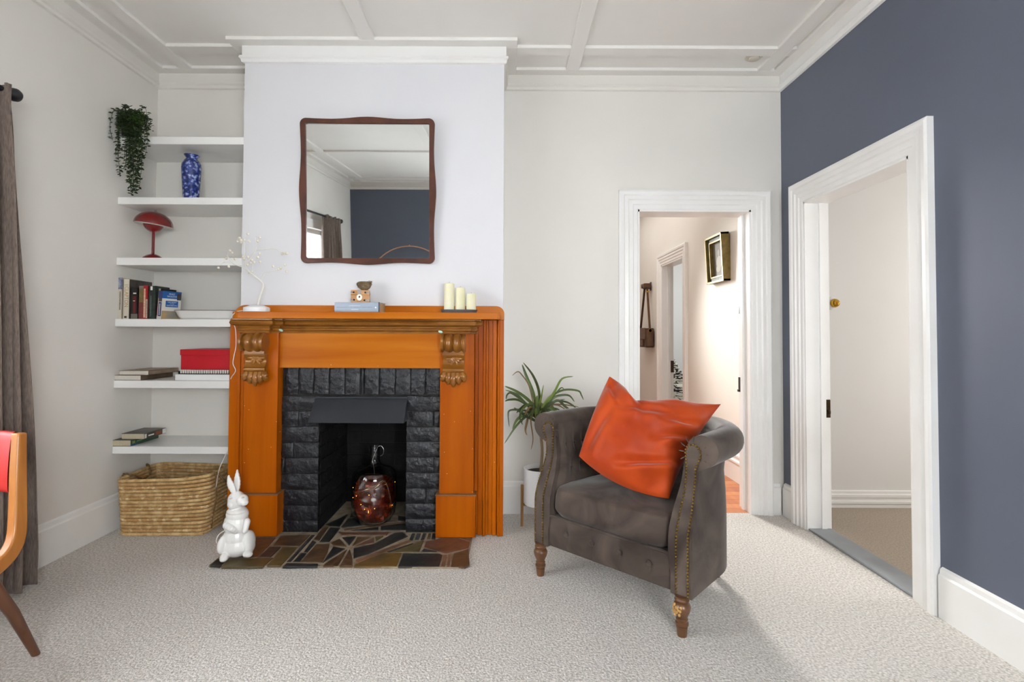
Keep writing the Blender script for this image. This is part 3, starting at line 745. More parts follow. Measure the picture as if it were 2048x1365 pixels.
for a in range(n):
    b = (a + 1) % n
    for k in range(4): m.bm.faces.new([L[a][k], L[b][k], L[b][(k + 1) % 4], L[a][(k + 1) % 4]])
obj('frame', m, mahog_m, mi, local=True, bevel=.003, smooth=True, ang=30)
obj('glass', MB().box(-ix - .004, ix + .004, -.010, -.002, cz - iz - .004, cz + iz + .004), mirror_m, mi, local=True)
# ------------------------------------------------------------------ alcove shelves
SF = CF + .002
ytop = [273.6, 395, 516, 638.6, 762, 894]; ybot = [288.6, 409, 531, 654, 777, 908.6]
slab = ['topmost white alcove shelf, holding the trailing plant', 'white alcove shelf with the blue vase, second from the top',
        'white alcove shelf with the red lamp, third from the top', 'white alcove shelf with the upright books and enamel dish',
        'white alcove shelf with the red storage box', 'lowest white alcove shelf, above the wicker basket']
SZ = []
for a, b, l in zip(ytop, ybot, slab):
    z1 = at(350, a, SF).z; z0 = at(350, b, SF).z; SZ.append(z1)
    o = obj('floating_shelf', MB().box(XL + .001, CL - .001, SF, YB - .001, z0, z1), shelf_m, loc=(XL + .38, SF + .17, z0), bevel=.0015, bseg=1)
    tag(o, l, 'shelf', 'alcove shelves')

# trailing plant on the top shelf
leaf_m = mat('dark_green_leaf', '#16240d', .5, '#2c4216', 30)
leaf2_m = mat('fresh_green_leaf', '#3d5c14', .45, '#2c4712', 30)
stem_m = mat('green_stem', '#2c3a18', .6)
pc = Vector((at(258, 250, 3.13).x, 3.15, SZ[0] + .001))
tp = thing('trailing_plant', 'dark green trailing plant hanging over the left end of the top shelf', 'plant', pc)
obj('pot', MB().lathe([(0, 0), (.045, 0), (.055, .07), (.058, .08), (.052, .08), (.048, .01), (0, .01)], pc, 20), mat('plastic_pot', '#2a2622', .5), tp, smooth=True)
def leafblade(m, base, d, up, L, w):
    d = d.normalized(); s = d.cross(up)
    s = s.normalized() if s.length > 1e-3 else Vector((1, 0, 0)); n = s.cross(d)
    pts = [base, base + d * L * .35 + s * w + n * L * .1, base + d * L * .75 + s * w * .7 + n * L * .04, base + d * L, base + d * L * .75 - s * w * .7 + n * L * .04, base + d * L * .35 - s * w + n * L * .1]
    c = m.bm.verts.new(base + d * L * .5 + n * L * .0); v = [m.bm.verts.new(p) for p in pts]
    for i in range(6): m.bm.faces.new([c, v[i], v[(i + 1) % 6]])
rs = random.Random(3)
tips = [(225, 280), (232, 322), (240, 350), (236, 312), (262, 388), (268, 384), (272, 378), (278, 380), (258, 365), (266, 372), (275, 362), (262, 355), (283, 335), (288, 318), (290, 300), (297, 262), (292, 280), (296, 240),
        (250, 338), (248, 318), (256, 330), (270, 345), (278, 340), (284, 300), (240, 300), (230, 296), (262, 300), (272, 310), (266, 330), (253, 300), (227, 262), (244, 270), (282, 268), (268, 280)]
for i, (tx, ty) in enumerate(tips):
    Yt = rs.uniform(3.03, 3.12); tip = at(tx, ty, Yt)
    top = pc + Vector((rs.uniform(-.05, .05), rs.uniform(-.06, .0), .07))
    a0 = Vector((tip.x * .75 + top.x * .25 + rs.uniform(-.015, .015), min(Yt, 3.11) , top.z + rs.uniform(.02, .085)))
    mid = Vector((tip.x + rs.uniform(-.02, .02), Yt, (tip.z + a0.z) / 2))
    pts = smoothpts([top, a0, mid, tip], 8)
    m = MB(); m.tube(pts, .0013, 4)
    n = max(8, int((a0.z - tip.z) / .012))
    for k in range(n):
        p = pts[int(len(pts) * (.1 + .9 * k / n)) if k < n else -1]
        for sg in (-1, 1):
            d = Vector((sg * rs.uniform(.4, 1), rs.uniform(-.9, .3), rs.uniform(-.8, .25)))
            leafblade(m, p, d, Vector((rs.uniform(-.4, .4), -1, .6)), rs.uniform(.016, .028), rs.uniform(.0042, .0072))
    obj('vine', m, leaf_m, tp)
m = MB()
for k in range(620):
    a = rs.uniform(0, 2 * PI); r = .105 * math.sqrt(rs.random()); h = rs.uniform(-.03, .115) * (1 - (r / .14) ** 2)
    p = pc + Vector((r * math.cos(a) * 1.12 - .005, -abs(r * math.sin(a)) * .6 + .02, .06 + h))
    leafblade(m, p, Vector((math.cos(a), -abs(math.sin(a)) - .2, rs.uniform(-.5, .9))), Vector((0, -.5, 1)), rs.uniform(.018, .032), rs.uniform(.005, .009))
obj('crown_foliage', m, leaf_m, tp, kind='stuff')
m = MB()
for k in range(70):
    p = at(rs.uniform(268, 289), rs.uniform(228, 250), rs.uniform(3.03, 3.1)); leafblade(m, p, Vector((rs.uniform(-.2, 1), -.6, rs.uniform(-.3, .9))), Vector((0, -.4, 1)), rs.uniform(.018, .028), .006)
obj('young_foliage', m, leaf2_m, tp, kind='stuff')

# blue mottled vase
vc = Vector((at(382, 390, 3.24).x, 3.24, SZ[1] + .001)); vr = 18 * 3.24 / F; vh = at(382, 311, 3.24).z - vc.z
vm = mat('cobalt_mottle', '#16255f', .18, '#9fb0d8', 42, lo=.40, hi=.64, coat=.6, detail=4, col3='#2b3f8c')
o = obj('vase', MB().lathe([(0, 0), (vr * .78, 0), (vr * .8, vh * .04), (vr * .93, vh * .45), (vr, vh * .72), (vr * .97, vh * .80), (vr * .78, vh * .87), (vr * .58, vh * .915), (vr * .56, vh * .94), (vr * .76, vh * .99), (vr * .78, vh), (vr * .7, vh * .995), (vr * .5, vh * .93), (vr * .6, vh * .8), (0, vh * .78)], vc, 40), vm, loc=vc, smooth=True, ang=60)
tag(o, 'tall cobalt blue mottled ceramic vase on the second shelf', 'vase')

# red mushroom lamp
lc = Vector((at(306, 510, 3.26).x, 3.26, SZ[2] + .001)); u = 3.26 / F
lh = at(306, 421, 3.26).z - lc.z
redl_m = mat('red_lacquer', '#740d10', .2, coat=.5)
lp = thing('table_lamp', 'glossy dark red mushroom-shaped table lamp on the third shelf', 'lamp', lc)
obj('base', MB().lathe([(0, 0), (19 * u, 0), (19.5 * u, 1.5 * u), (17 * u, 6 * u), (11 * u, 10.5 * u), (4 * u, 13 * u), (2.6 * u, 13.5 * u)], lc, 32), redl_m, lp, smooth=True)
obj('stem', MB().lathe([(2.6 * u, 12 * u), (2.6 * u, 58 * u)], lc, 16), redl_m, lp, smooth=True)
bz = lh - 37 * u
obj('lower_bowl', MB().lathe([(0, bz - 7 * u)] + [(18.5 * u * math.sin(a), bz + 12 * u - 19 * u * math.cos(a)) for a in [k * PI / 24 for k in range(1, 12)]] + [(17.5 * u, bz + 12 * u), (0, bz + 11 * u)], lc, 32), redl_m, lp, smooth=True, ang=60)
TL = Matrix.Rotation(math.radians(7), 3, 'Y'); hz = lh - 30 * u
sp = [(34 * u * math.cos(a), 27 * u * math.sin(a)) for a in [k * PI / 28 for k in range(14)]] + [(0, 27 * u)]
si = [(r * .965, z * .95 - .4 * u) for r, z in sp][::-1]
sh = obj('upper_shade', MB().lathe(sp, lc + Vector((0, 0, hz)), 40, M=TL), redl_m, lp, smooth=True, ang=80)
obj('shade_lining', MB().lathe(si[::-1], lc + Vector((0, 0, hz)), 40, M=TL), mat('shade_white', '#d8d3cb', .5), lp, smooth=True, ang=80)
obj('finial', MB().lathe([(0, 26 * u), (2.4 * u, 26.5 * u), (2.6 * u, 28 * u), (1.5 * u, 30 * u), (0, 30.3 * u)], lc + Vector((0, 0, hz)), 14, M=TL), mat('chrome', '#bdbdbb', .2, metal=1.0), lp, smooth=True)

# ------------------------------------------------------------------ books
page_m = mat('book_pages', '#c9bda4', .8, '#b3a68c', 200, (1, 1, 8))
pagew_m = mat('pale_pages', '#d8d3c9', .8, '#c6c0b4', 200, (1, 1, 8))
ink_m = mat('dark_ink', '#3a3630', .6)
whiteink_m = mat('white_ink', '#e8e6e0', .6)
def book(label, loc, w, d, h, cover, rz=0.0, lean=0.0, pages=page_m, group='upright paperbacks on the shelf', cov_t=.0015, flat=False, spine='front'):
    """upright: w = thickness (x), d = depth (y), h = height; spine faces -y. flat books: spine faces +x or -y"""
    t = thing('book', label, 'book', loc, rz, group); t.rotation_euler = (0, lean, rz)
    c = cov_t
    if not flat:
        m = MB(); m.box(0, c, 0, d, 0, h); m.box(w - c, w, 0, d, 0, h); m.box(0, w, 0, c, 0, h)
        obj('cover', m, cover, t, local=True)
        obj('page_block', MB().box(c, w - c, c, d - .003, .003, h - .003), pages, t, local=True)
    else:
        m = MB(); m.box(0, w, 0, d, 0, c); m.box(0, w, 0, d, h - c, h)
        if spine == 'right': m.box(w - c, w, 0, d, 0, h); blk = (.002, w - c, .002, d - .002)
        elif spine == 'front': m.box(0, w, 0, c, 0, h); blk = (.002, w - .004, c, d - .004)
        else: m.box(0, c, 0, d, 0, h); blk = (c, w - .002, .002, d - .002)
        obj('cover', m, cover, t, local=True)
        obj('page_block', MB().box(blk[0], blk[1], blk[2], blk[3], c, h - c), pages, t, local=True)
    OFF[t.name] = Vector((0, 0, 0)); return t
def patch(name, t, x0, x1, z0, z1, m, y=-.0006):
    obj(name, MB().box(x0, x1, y, y + .0005, z0, z1), m, t, local=True)
def bars(t, x0, x1, z0, z1, m, n, y=-.0007, vertical=True):
    """rows of print too small to read: dashes of uneven length"""
    r = random.Random(int(x0 * 1e5) + n); b = MB()
    z = z0
    while z < z1 - .002:
        L = r.uniform(.002, .0045); b.box(x0, x1, y, y + .0003, z, min(z + L, z1)); z += L + r.uniform(.001, .002)
    obj('fine_print', b, m, t, local=True, kind='stuff')
z4 = SZ[3] + .001; YS = 3.150
def bx_(px): return at(px, 630, YS).x
def bz_(py): return at(290, py, YS).z - z4
cream_m = mat('cream_cover', '#cfc5b3', .5); darkc_m = mat('dark_photo_cover', '#2b2622', .4, '#57504a', 9)
b1 = book('cream-spined book with blue photo at the top, leftmost upright book', (bx_(231), YS, z4), bx_(243.5) - bx_(231), .17, bz_(556), mat('cream_dark_cover', '#c9bfae', .5))
w = bx_(243) - bx_(231); h = bz_(556)
patch('photo_patch', b1, 0, w, h * .72, h, mat('blue_photo', '#3a446d', .4, '#a6a9b3', 40))
bars(b1, w * .25, w * .38, h * .2, h * .68, ink_m, 1); bars(b1, w * .6, w * .8, h * .22, h * .66, ink_m, 2)
obj('photo_cover', MB().box(w + .0002, w + .0008, .001, .169, 0, h), mat('black_cover', '#17171b', .35), b1, local=True)
b2 = book('cream-spined CLAPTON book with a dark portrait cover', (bx_(246), YS, z4), bx_(258) - bx_(246), .20, bz_(559), cream_m)
w = bx_(258) - bx_(246); h = bz_(559)
gold_i = mat('gold_ink', '#a8813f', .5)
text('spine_lettering', 'CLAPTON', (w * .22, -.0006, h * .82), (0, 0, -1), (1, 0, 0), h * .52, w * .62, gold_i, b2)
bars(b2, w * .2, w * .75, h * .85, h * .86, ink_m, 3); patch('emblem', b2, w * .2, w * .62, h * .02, h * .07, ink_m)
obj('portrait_cover', MB().box(w + .0002, w + .0008, .001, .199, 0, h), darkc_m, b2, local=True)
b3 = book('black book with a dark red spine stripe', (bx_(261.5), YS, z4), bx_(275) - bx_(261.5), .13, bz_(576), mat('black_book', '#1c1917', .35))
w = bx_(275) - bx_(261.5); h = bz_(576)
patch('red_stripe', b3, w * .3, w * .72, h * .18, h * .72, mat('blood_red', '#5a1212', .4)); patch('title_mark', b3, w * .3, w * .75, h * .8, h * .84, whiteink_m); patch('grey_band', b3, 0, w, 0, h * .16, mat('grey_band', '#6b655d', .5)); patch('title_dash', b3, w * .32, w * .6, h * .57, h * .585, whiteink_m, -.0012)
b4 = book('olive and dull red spined book beside the bright red one', (bx_(276), YS + .004, z4), bx_(285) - bx_(276), .12, bz_(572), mat('olive_cover', '#6d5a35', .5, '#7d6a3c', 60))
w = bx_(285) - bx_(276); h = bz_(572); patch('red_half', b4, 0, w, 0, h * .5, mat('dull_red', '#6c2c28', .5, '#7b3a35', 40)); patch('grey_head', b4, 0, w, h * .92, h, mat('grey_head', '#7a6a60', .5))
b5 = book('bright red paperback with pale lettering down the spine', (bx_(285.3), YS + .002, z4), bx_(294.5) - bx_(285.3), .12, bz_(571), mat('bright_red_cover', '#a01a1c', .4))
w = bx_(294.5) - bx_(285.3); h = bz_(571); patch('cream_panel', b5, w * .58, w * .95, h * .03, h * .58, mat('cream_panel', '#cdb9a4', .5)); bars(b5, w * .12, w * .48, h * .04, h * .9, mat('pale_ink', '#e2c9a8', .5), 7); bars(b5, w * .68, w * .84, h * .06, h * .55, ink_m, 8, -.0013)
b6 = book('dark green book with a white spine sticker', (bx_(296), YS, z4), bx_(310.5) - bx_(296), .13, bz_(572), mat('dark_green_cover', '#1c2420', .35, '#2a3a32', 30))
w = bx_(310.5) - bx_(296); h = bz_(572); patch('sticker', b6, w * .28, w * .56, h * .87, h * .985, whiteink_m); bars(b6, w * .3, w * .42, h * .08, h * .7, mat('grey_ink', '#6d766f', .5), 9)
b7 = book('thin leaning paperback with yellow and red edge behind the blue one', (bx_(311.2), YS + .008, z4 + .0005), .015, .115, bz_(577), mat('yellow_black_cover', '#9a9270', .5, '#a9a284', 9), lean=math.radians(4), rz=math.radians(-12))
w = .015; h = bz_(577); patch('red_foot', b7, 0, w, h * .12, h * .6, mat('red_foot', '#a31f1f', .4)); patch('white_foot', b7, 0, w, 0, h * .1, whiteink_m)
obj('dark_cover', MB().box(w + .0002, w + .0008, 0, .114, h * .90, h), mat('black_head', '#1e1b16', .4), b7, local=True)
wcov = mat('white_blue_cover', '#d9d5cc', .35)
b8 = book('blue and white Antarctic paperback standing angled beside the enamel dish', (bx_(317.5), YS - .016, z4 + .0005), .034, .125, bz_(582), wcov, lean=math.radians(4), rz=math.radians(-18))
w = .034; h = bz_(582); blue_c = mat('royal_blue', '#1d5a9e', .35); navy_c = mat('navy_ink', '#2b3670', .4)
patch('blue_head', b8, 0, w, h * .74, h, navy_c); patch('spine_photo', b8, w * .1, w * .9, h * .62, h * .74, darkc_m); patch('title_capsule', b8, w * .15, w * .85, h * .1, h * .6, navy_c)
bars(b8, w * .4, w * .6, h * .14, h * .55, whiteink_m, 11, -.0013)
obj('blue_panel', MB().box(w + .0002, w + .0008, 0, .124, h * .74, h), blue_c, b8, local=True)
obj('title_panel', MB().box(w + .0002, w + .001, .022, .105, h * .44, h * .66), blue_c, b8, local=True)
obj('portrait_photo', MB().box(w + .0009, w + .0012, .095, .122, h * .70, h * .93), darkc_m, b8, local=True)
obj('tan_picture', MB().box(w + .0002, w + .0008, 0, .124, 0, h * .3), mat('tan_picture', '#b89663', .5, '#8f8a80', 15), b8, local=True)
text('author_lettering', 'ERNEST', (w + .0016, .04, h * .88), (0, 1, 0), (0, 0, 1), .04, h * .05, whiteink_m, b8)
text('author_lettering', 'SHACKLETON', (w + .0016, .028, h * .79), (0, 1, 0), (0, 0, 1), .064, h * .06, whiteink_m, b8)
text('title_lettering', 'THE HEART', (w + .0018, .032, h * .59), (0, 1, 0), (0, 0, 1), .062, h * .04, whiteink_m, b8)
text('title_lettering', 'OF THE', (w + .0018, .05, h * .54), (0, 1, 0), (0, 0, 1), .026, h * .025, whiteink_m, b8)
text('title_lettering', 'ANTARCTIC', (w + .0018, .027, h * .475), (0, 1, 0), (0, 0, 1), .072, h * .045, whiteink_m, b8)

# white enamel dish
dx0 = at(341, 630, 3.15).x; dx1 = dx0 + .40; dh = at(380, 621, 3.135).z - z4
de = thing('enamel_dish', 'white enamel oblong dish with thin dark rim on the book shelf', 'dish', (dx0 + .2, 3.28, z4))
def rr(x0, x1, y0, y1, r, z, n=6):
    o = []
    for cx, cy, a0 in ((x1 - r, y0 + r, -PI / 2), (x1 - r, y1 - r, 0), (x0 + r, y1 - r, PI / 2), (x0 + r, y0 + r, PI)):
        for k in range(n + 1): a = a0 + PI / 2 * k / n; o.append(Vector((cx + r * math.cos(a), cy + r * math.sin(a), z)))
    return o
def loft(m, rings, capa=True, capb=True):
    V = [[m.bm.verts.new(p) for p in r] for r in rings]; n = len(V[0])
    for A, B in zip(V, V[1:]):
        for k in range(n): m.bm.faces.new([A[k], A[(k + 1) % n], B[(k + 1) % n], B[k]])
    if capa: m.bm.faces.new(V[0][::-1])
    if capb: m.bm.faces.new(V[-1])
    return m
def inset(x0, x1, y0, y1, k): return (x0 + k, x1 - k, y0 + k, y1 - k)
A = (dx0, dx1, 3.135, 3.42)
rings = [rr(*inset(*A, .035), .04, z4), rr(*inset(*A, .022), .05, z4 + dh * .25), rr(*inset(*A, .006), .06, z4 + dh * .92), rr(*A, .065, z4 + dh), rr(*inset(*A, .004), .06, z4 + dh), rr(*inset(*A, .026), .05, z4 + dh * .27), rr(*inset(*A, .04), .04, z4 + .004)]
obj('basin', loft(MB(), rings), ceram_m, de, smooth=True, ang=50)
ring = rr(*inset(*A, .001), .064, z4 + dh + .0005); obj('rim', MB().tube(ring + [ring[0]], .0015, 5), mat('dark_rim', '#2a2a30', .4), de, smooth=True)

# flat books, shelf five
z5 = SZ[4] + .001
x0 = at(220.5, 755, 3.135).x; x1 = at(282, 755, 3.135).x; h5 = at(250, 751, 3.135).z - z5
book('lower hardback lying on the red box shelf, brown cover, pages outward', (x0, 3.135, z5), x1 - x0, .30, h5, mat('brown_cover', '#6b5a48', .5, '#5a4a3a', 12), flat=True, spine='right', pages=pagew_m, group='flat books under the red box shelf', cov_t=.002)
xa = at(238, 745, 3.15).x; xb = at(297, 745, 3.15).x; h5b = at(260, 741.5, 3.15).z - at(260, 750, 3.15).z
book('upper pale hardback with a tan top lying on the brown one', (xa, 3.15, z5 + h5 + .0005), xb - xa, .29, h5b, mat('tan_cover', '#a08d77', .5, '#8f7c66', 12), flat=True, spine='right', pages=pagew_m, group='flat books under the red box shelf', cov_t=.002)
# paper stack, spiral notebook, red box
xs0 = at(350, 755, 3.135).x; hp = at(400, 749.5, 3.135).z - z5
o = obj('paper_box', MB().box(xs0, xs0 + .36, 3.135, 3.43, z5, z5 + hp), mat('bright_white_card', '#ebebea', .5), loc=(xs0 + .18, 3.28, z5), bevel=.002); tag(o, 'flat white cardboard box beneath the spiral notebook', 'box')
zn = z5 + hp + .0005; hn = at(400, 743, 3.14).z - zn
nb = thing('spiral_notebook', 'black comb-bound notebook between the white card and red box', 'notebook', (xs0 + .2, 3.28, zn))
obj('cover', MB().box(xs0 + .012, xs0 + .35, 3.146, 3.42, zn, zn + hn), mat('black_card', '#121214', .35), nb)
m0 = None
for k in range(22):
    x = xs0 + .03 + k * .0142
    if m0 is None:
        m0 = obj('binding_loop', MB().box(x, x + .006, 3.136, 3.150, zn - .0 + hn * .3, zn + hn + .008), whiteink_m, nb, bevel=.001, bseg=1)
    else:
        c = m0.copy(); COL.objects.link(c); c.parent = nb; c.location = (k * .0142, 0, 0)
xr0 = at(359.5, 705, 3.15).x; xr1 = xr0 + .345; zr = zn + hn + .0085
zr1 = at(400, 699.5, 3.15).z; zl0 = at(400, 711, 3.15).z
rb = thing('storage_box', 'bright red lidded storage box on the notebook', 'box', ((xr0 + xr1) / 2, 3.28, zr))
rbm = mat('red_card', '#b3121f', .45, '#bb1825', 4)
obj('body', MB().box(xr0 + .004, xr1 - .004, 3.156, 3.41, zr, zr1 - .006), rbm, rb, bevel=.0015, bseg=1)
m = MB(); m.box(xr0, xr1, 3.152, 3.414, zr1 - .004, zr1); m.box(xr0, xr1, 3.152, 3.155, zl0, zr1 - .004); m.box(xr0, xr1, 3.411, 3.414, zl0, zr1 - .004); m.box(xr0, xr0 + .003, 3.155, 3.411, zl0, zr1 - .004); m.box(xr1 - .003, xr1, 3.155, 3.411, zl0, zr1 - .004)
obj('lid', m, rbm, rb, bevel=.001, bseg=1)
# books on the lowest shelf
z6 = SZ[5] + .001
x0 = at(215.5, 888, 3.132).x; x1 = at(261.5, 888, 3.132).x; hh_ = at(240, 881, 3.132).z - z6
gb = book('green-spined softback at the bottom of the lowest shelf pair', (x0 + .004, 3.132, z6), x1 - x0 - .004, .25, hh_, mat('green_cover', '#2d4a33', .35, '#24402b', 20), flat=True, spine='right', group='flat books on the lowest shelf')
w = x1 - x0 - .004
obj('spine_dot', MB().box(w + .0002, w + .0008, .012, .035, .012, hh_ - .008), mat('lime', '#7d8c3a', .5), gb, local=True)
obj('blue_corner', MB().box(w + .0002, w + .0008, .0, .05, 0, .010), mat('book_blue', '#1f4c86', .4), gb, local=True)
obj('spine_print', MB().box(w + .0002, w + .0008, .13, .235, hh_ * .5, hh_ * .68), whiteink_m, gb, local=True)
obj('spine_print', MB().box(w + .0002, w + .0008, .05, .10, hh_ * .5, hh_ * .62), mat('pale_green', '#7fae84', .5), gb, local=True)
xa = at(242.5, 869, 3.16).x; xb = at(289, 869, 3.16).x; hb = at(260, 864, 3.16).z - at(260, 875, 3.16).z
kb = book('black-spined paperback stacked on the green softback', (xa, 3.16, z6 + hh_ + .0005), xb - xa, .20, hb, mat('dark_softcover', '#26211f', .4, '#6b625a', 5), flat=True, spine='right', group='flat books on the lowest shelf')
w = xb - xa
obj('logo_patch', MB().box(w + .0002, w + .0008, .002, .018, .004, hb - .004), whiteink_m, kb, local=True)
obj('orange_title', MB().box(w + .0002, w + .0008, .10, .155, .006, hb - .008), mat('orange_ink', '#8a4a22', .5), kb, local=True)
obj('white_tail', MB().box(w + .0002, w + .0008, .165, .199, .002, hb - .002), whiteink_m, kb, local=True)
obj('spine_print', MB().box(w + .0002, w + .0008, .035, .085, .012, hb - .014), whiteink_m, kb, local=True)

# ------------------------------------------------------------------ coiled basket under the shelves
KX0, KX1, KY0, KY1, KH = -2.295, -1.745, 3.035, 3.44, .335
bk = thing('wicker_basket', 'rectangular coiled palm-leaf basket with rope handles under the lowest shelf', 'basket', (-2.02, 3.24, 0))
wick = [mat('palm_coil_%d' % i, a, .7, b, 34, (1, 1, 1), bump=.5, bs=90, bdist=.003, col3=c) for i, (a, b, c) in enumerate((('#b5925c', '#dcbf8c', '#c8a670'), ('#c0995f', '#e2c896', '#b58c58'), ('#ab8856', '#d3b580', '#c09b66')))]
NR = 16; rr_ = KH / NR / 2
for i in range(NR):
    t = i / (NR - 1); gl = .025 * (t - 1); z = rr_ + i * 2 * rr_
    x0, x1, y0, y1 = KX0 - gl * .6, KX1 + gl * .6 + .012 * math.sin(t * 3), KY0 - gl * .5, KY1 + gl * .4
    base = rr(x0 + rr_, x1 - rr_, y0 + rr_, y1 - rr_, .05, z, 4)
    P = []
    for k in range(len(base)):
        a, b = base[k], base[(k + 1) % len(base)]; n = max(1, int((b - a).length / .0075))
        for j in range(n): P.append(a.lerp(b, j / n))
    m = MB(); rings = []
    n = len(P)
    for k in range(n):
        p = P[k].copy(); tg = (P[(k + 1) % n] - P[k - 1]).normalized(); nr = Vector((tg.y, -tg.x, 0))
        p.z += .004 * math.sin((p.x + p.y) * 7) * t + (.022 * t * math.exp(-((p.x - KX1) / .12) ** 2) if p.y < 3.3 else 0) * 1.0
        p += nr * (.003 * math.sin(p.x * 11) + .0008 * math.sin(p.x * 40 + i * 2.1))
        r = rr_ * (1.0 + (.07 if k % 2 else -.10))
        rings.append([m.bm.verts.new(p + (nr * math.cos(a) * .85 + Vector((0, 0, 1)) * math.sin(a)) * r + tg * (.004 * math.sin(a))) for a in [2 * PI * q / 7 for q in range(7)]])
    for k in range(n):
        A, B = rings[k], rings[(k + 1) % n]
        for q in range(7): m.bm.faces.new([A[q], A[(q + 1) % 7], B[(q + 1) % 7], B[q]])
    obj('coil', m, wick[i % 3], bk, smooth=True, ang=30)
obj('base', MB().box(KX0 + .03, KX1 - .03, KY0 + .03, KY1 - .03, .004, .014), wick[2], bk)
rope_m = mat('dark_rope', '#6b4f2e', .8, '#8a6a42', 50, bump=.6, bs=120)
def rope(pts, r=.007):
    P = smoothpts(pts, 8); m = MB()
    for s in (0, 1):
        Q = []
        for k, p in enumerate(P):
            a = k * .9 + s * PI; Q.append(p + Vector((0, math.cos(a), math.sin(a))) * r * .55)
        m.tube(Q, r * .62, 6)
    return m
obj('rope_handle', rope([(KX0 + .02, 3.12, KH - .045), (KX0 - .002, 3.125, KH + .004), (KX0 + .03, 3.16, KH - .01), (KX0 + .05, 3.22, KH - .05), (KX0 + .05, 3.27, KH - .04), (KX0 + .03, 3.31, KH + .0), (KX0 + .002, 3.325, KH + .012), (KX0 + .03, 3.33, KH - .045)]), rope_m, bk, smooth=True)
obj('rope_handle', rope([(KX1 - .03, 3.13, KH - .05), (KX1 - .01, 3.13, KH + .012), (KX1 + .025, 3.14, KH - .01), (KX1 + .04, 3.18, KH - .05), (KX1 + .04, 3.25, KH - .05), (KX1 + .02, 3.30, KH), (KX1 - .02, 3.31, KH - .04)]), rope_m, bk, smooth=True)
obj('side_cord', rope([(KX1 + .006, 3.13, KH - .005), (KX1 + .010, 3.13, .2), (KX1 - .008, 3.13, .1), (KX1 - .016, 3.13, .02)], .006), rope_m, bk, smooth=True)

# ------------------------------------------------------------------ white ceramic rabbit
rabY = 2.735
def rp(cx, cy, dy=0.0):
    q = at(425 + cx / 6.66, 935 + cy / 6.66, rabY + dy); return q
U = rabY / F / 6.66
m = MB()
def el(cx, cy, rx, ry, rd, dy=0.0, rot=0.0):
    m.ball(rp(cx, cy, dy), (rx * U, rd * U, ry * U), 20, 14, Matrix.Rotation(rot, 3, 'Y'))
el(312, 1075, 185, 150, 150, .01); el(312, 960, 165, 150, 135, .01); el(320, 790, 165, 180, 132, .01); el(330, 660, 145, 120, 115, .008)
el(325, 615, 132, 44, 112, .002)
el(320, 470, 112, 118, 100, 0); el(395, 470, 75, 75, 80, -.012, -.3); el(425, 505, 48, 42, 60, -.02); el(280, 520, 75, 75, 80, -.01)
for k in range(7):
    t = k / 6
    w1_ = (30, 42, 48, 48, 42, 30, 15)[k]
    el(285 - 70 * t - 8 * math.sin(PI * t), 370 - 195 * t, w1_, 40, 24, -.012 + .01 * t); el(325 + 4 * t, 340 - 235 * t, w1_, 46, 24, .022 + .01 * t)
el(150, 1060, 68, 125, 120, -.01, .12); el(488, 1010, 66, 135, 120, .02, -.1); el(500, 1090, 50, 90, 110, .01)
el(165, 1225, 52, 55, 95, -.04, .2); el(470, 1175, 52, 50, 95, -.02)
el(150, 1260, 48, 32, 60, -.06); el(485, 1200, 45, 30, 60, -.04)
for k in range(6):
    t = k / 5; el(180 + 120 * t, 810 + 75 * t, 44 - 6 * t, 44 - 8 * t, 44, -.036 - .015 * math.sin(PI * t)); el(460 - 25 * t, 760 + 115 * t, 42 - 6 * t, 46 - 4 * t, 44, -.03 - .015 * t)
el(240, 440, 26, 12, 30, -.036); el(405, 440, 16, 12, 26, -.044)
rt = bpy.data.objects.new('tmp', None)
bm_ = m.bm; bmesh.ops.recalc_face_normals(bm_, faces=bm_.faces[:]); me = bpy.data.meshes.new('ceramic_rabbit'); bm_.to_mesh(me); bm_.free()
base = Vector((rp(310, 1240).x, rabY, HZ))
zmin = min(v.co.z for v in me.vertices); me.transform(Matrix.Translation((0, 0, HZ + .001 - zmin)) ); me.transform(Matrix.Translation(-base))
o = bpy.data.objects.new('ceramic_rabbit', me); COL.objects.link(o); o.location = base; me.materials.append(ceram_m)
r_ = o.modifiers.new('remesh', 'REMESH'); r_.mode = 'VOXEL'; r_.voxel_size = .0025; r_.use_smooth_shade = True
s_ = o.modifiers.new('smooth', 'SMOOTH'); s_.factor = .5; s_.iterations = 7
bpy.data.objects.remove(rt)
tag(o, 'white glazed ceramic rabbit sitting upright on the left of the hearth', 'figurine')

# ------------------------------------------------------------------ things on the mantel
ZM = zm1 + .0008
tY = 3.005; tb = Vector((at(513.5, 620, tY).x, tY, ZM)); tu = tY / F
tr = thing('pearl_tree', 'small white wire tree with pearls on the left end of the mantel', 'ornament', tb)
obj('base', MB().lathe([(0, 0), (24.5 * tu, 0), (24.5 * tu, 8 * tu), (23.5 * tu, 9 * tu), (16 * tu, 11.5 * tu), (13 * tu, 13 * tu), (0, 13 * tu)], tb, 36), white_m, tr, smooth=True)
rt_ = random.Random(5)
def tp_(x, y, dy=0.0): return at(425 + x / 7.58, 455 + y / 7.58, tY + dy)
twh_m = mat('white_wire', '#dedbd4', .5)
obj('trunk', MB().tube(smoothpts([tp_(688, 1195), tp_(705, 1110), tp_(740, 1000), tp_(772, 890), tp_(745, 830), tp_(660, 760), tp_(590, 705)], 6), [.0085 - .0045 * k / 36 for k in range(37)], 10), twh_m, tr, smooth=True)
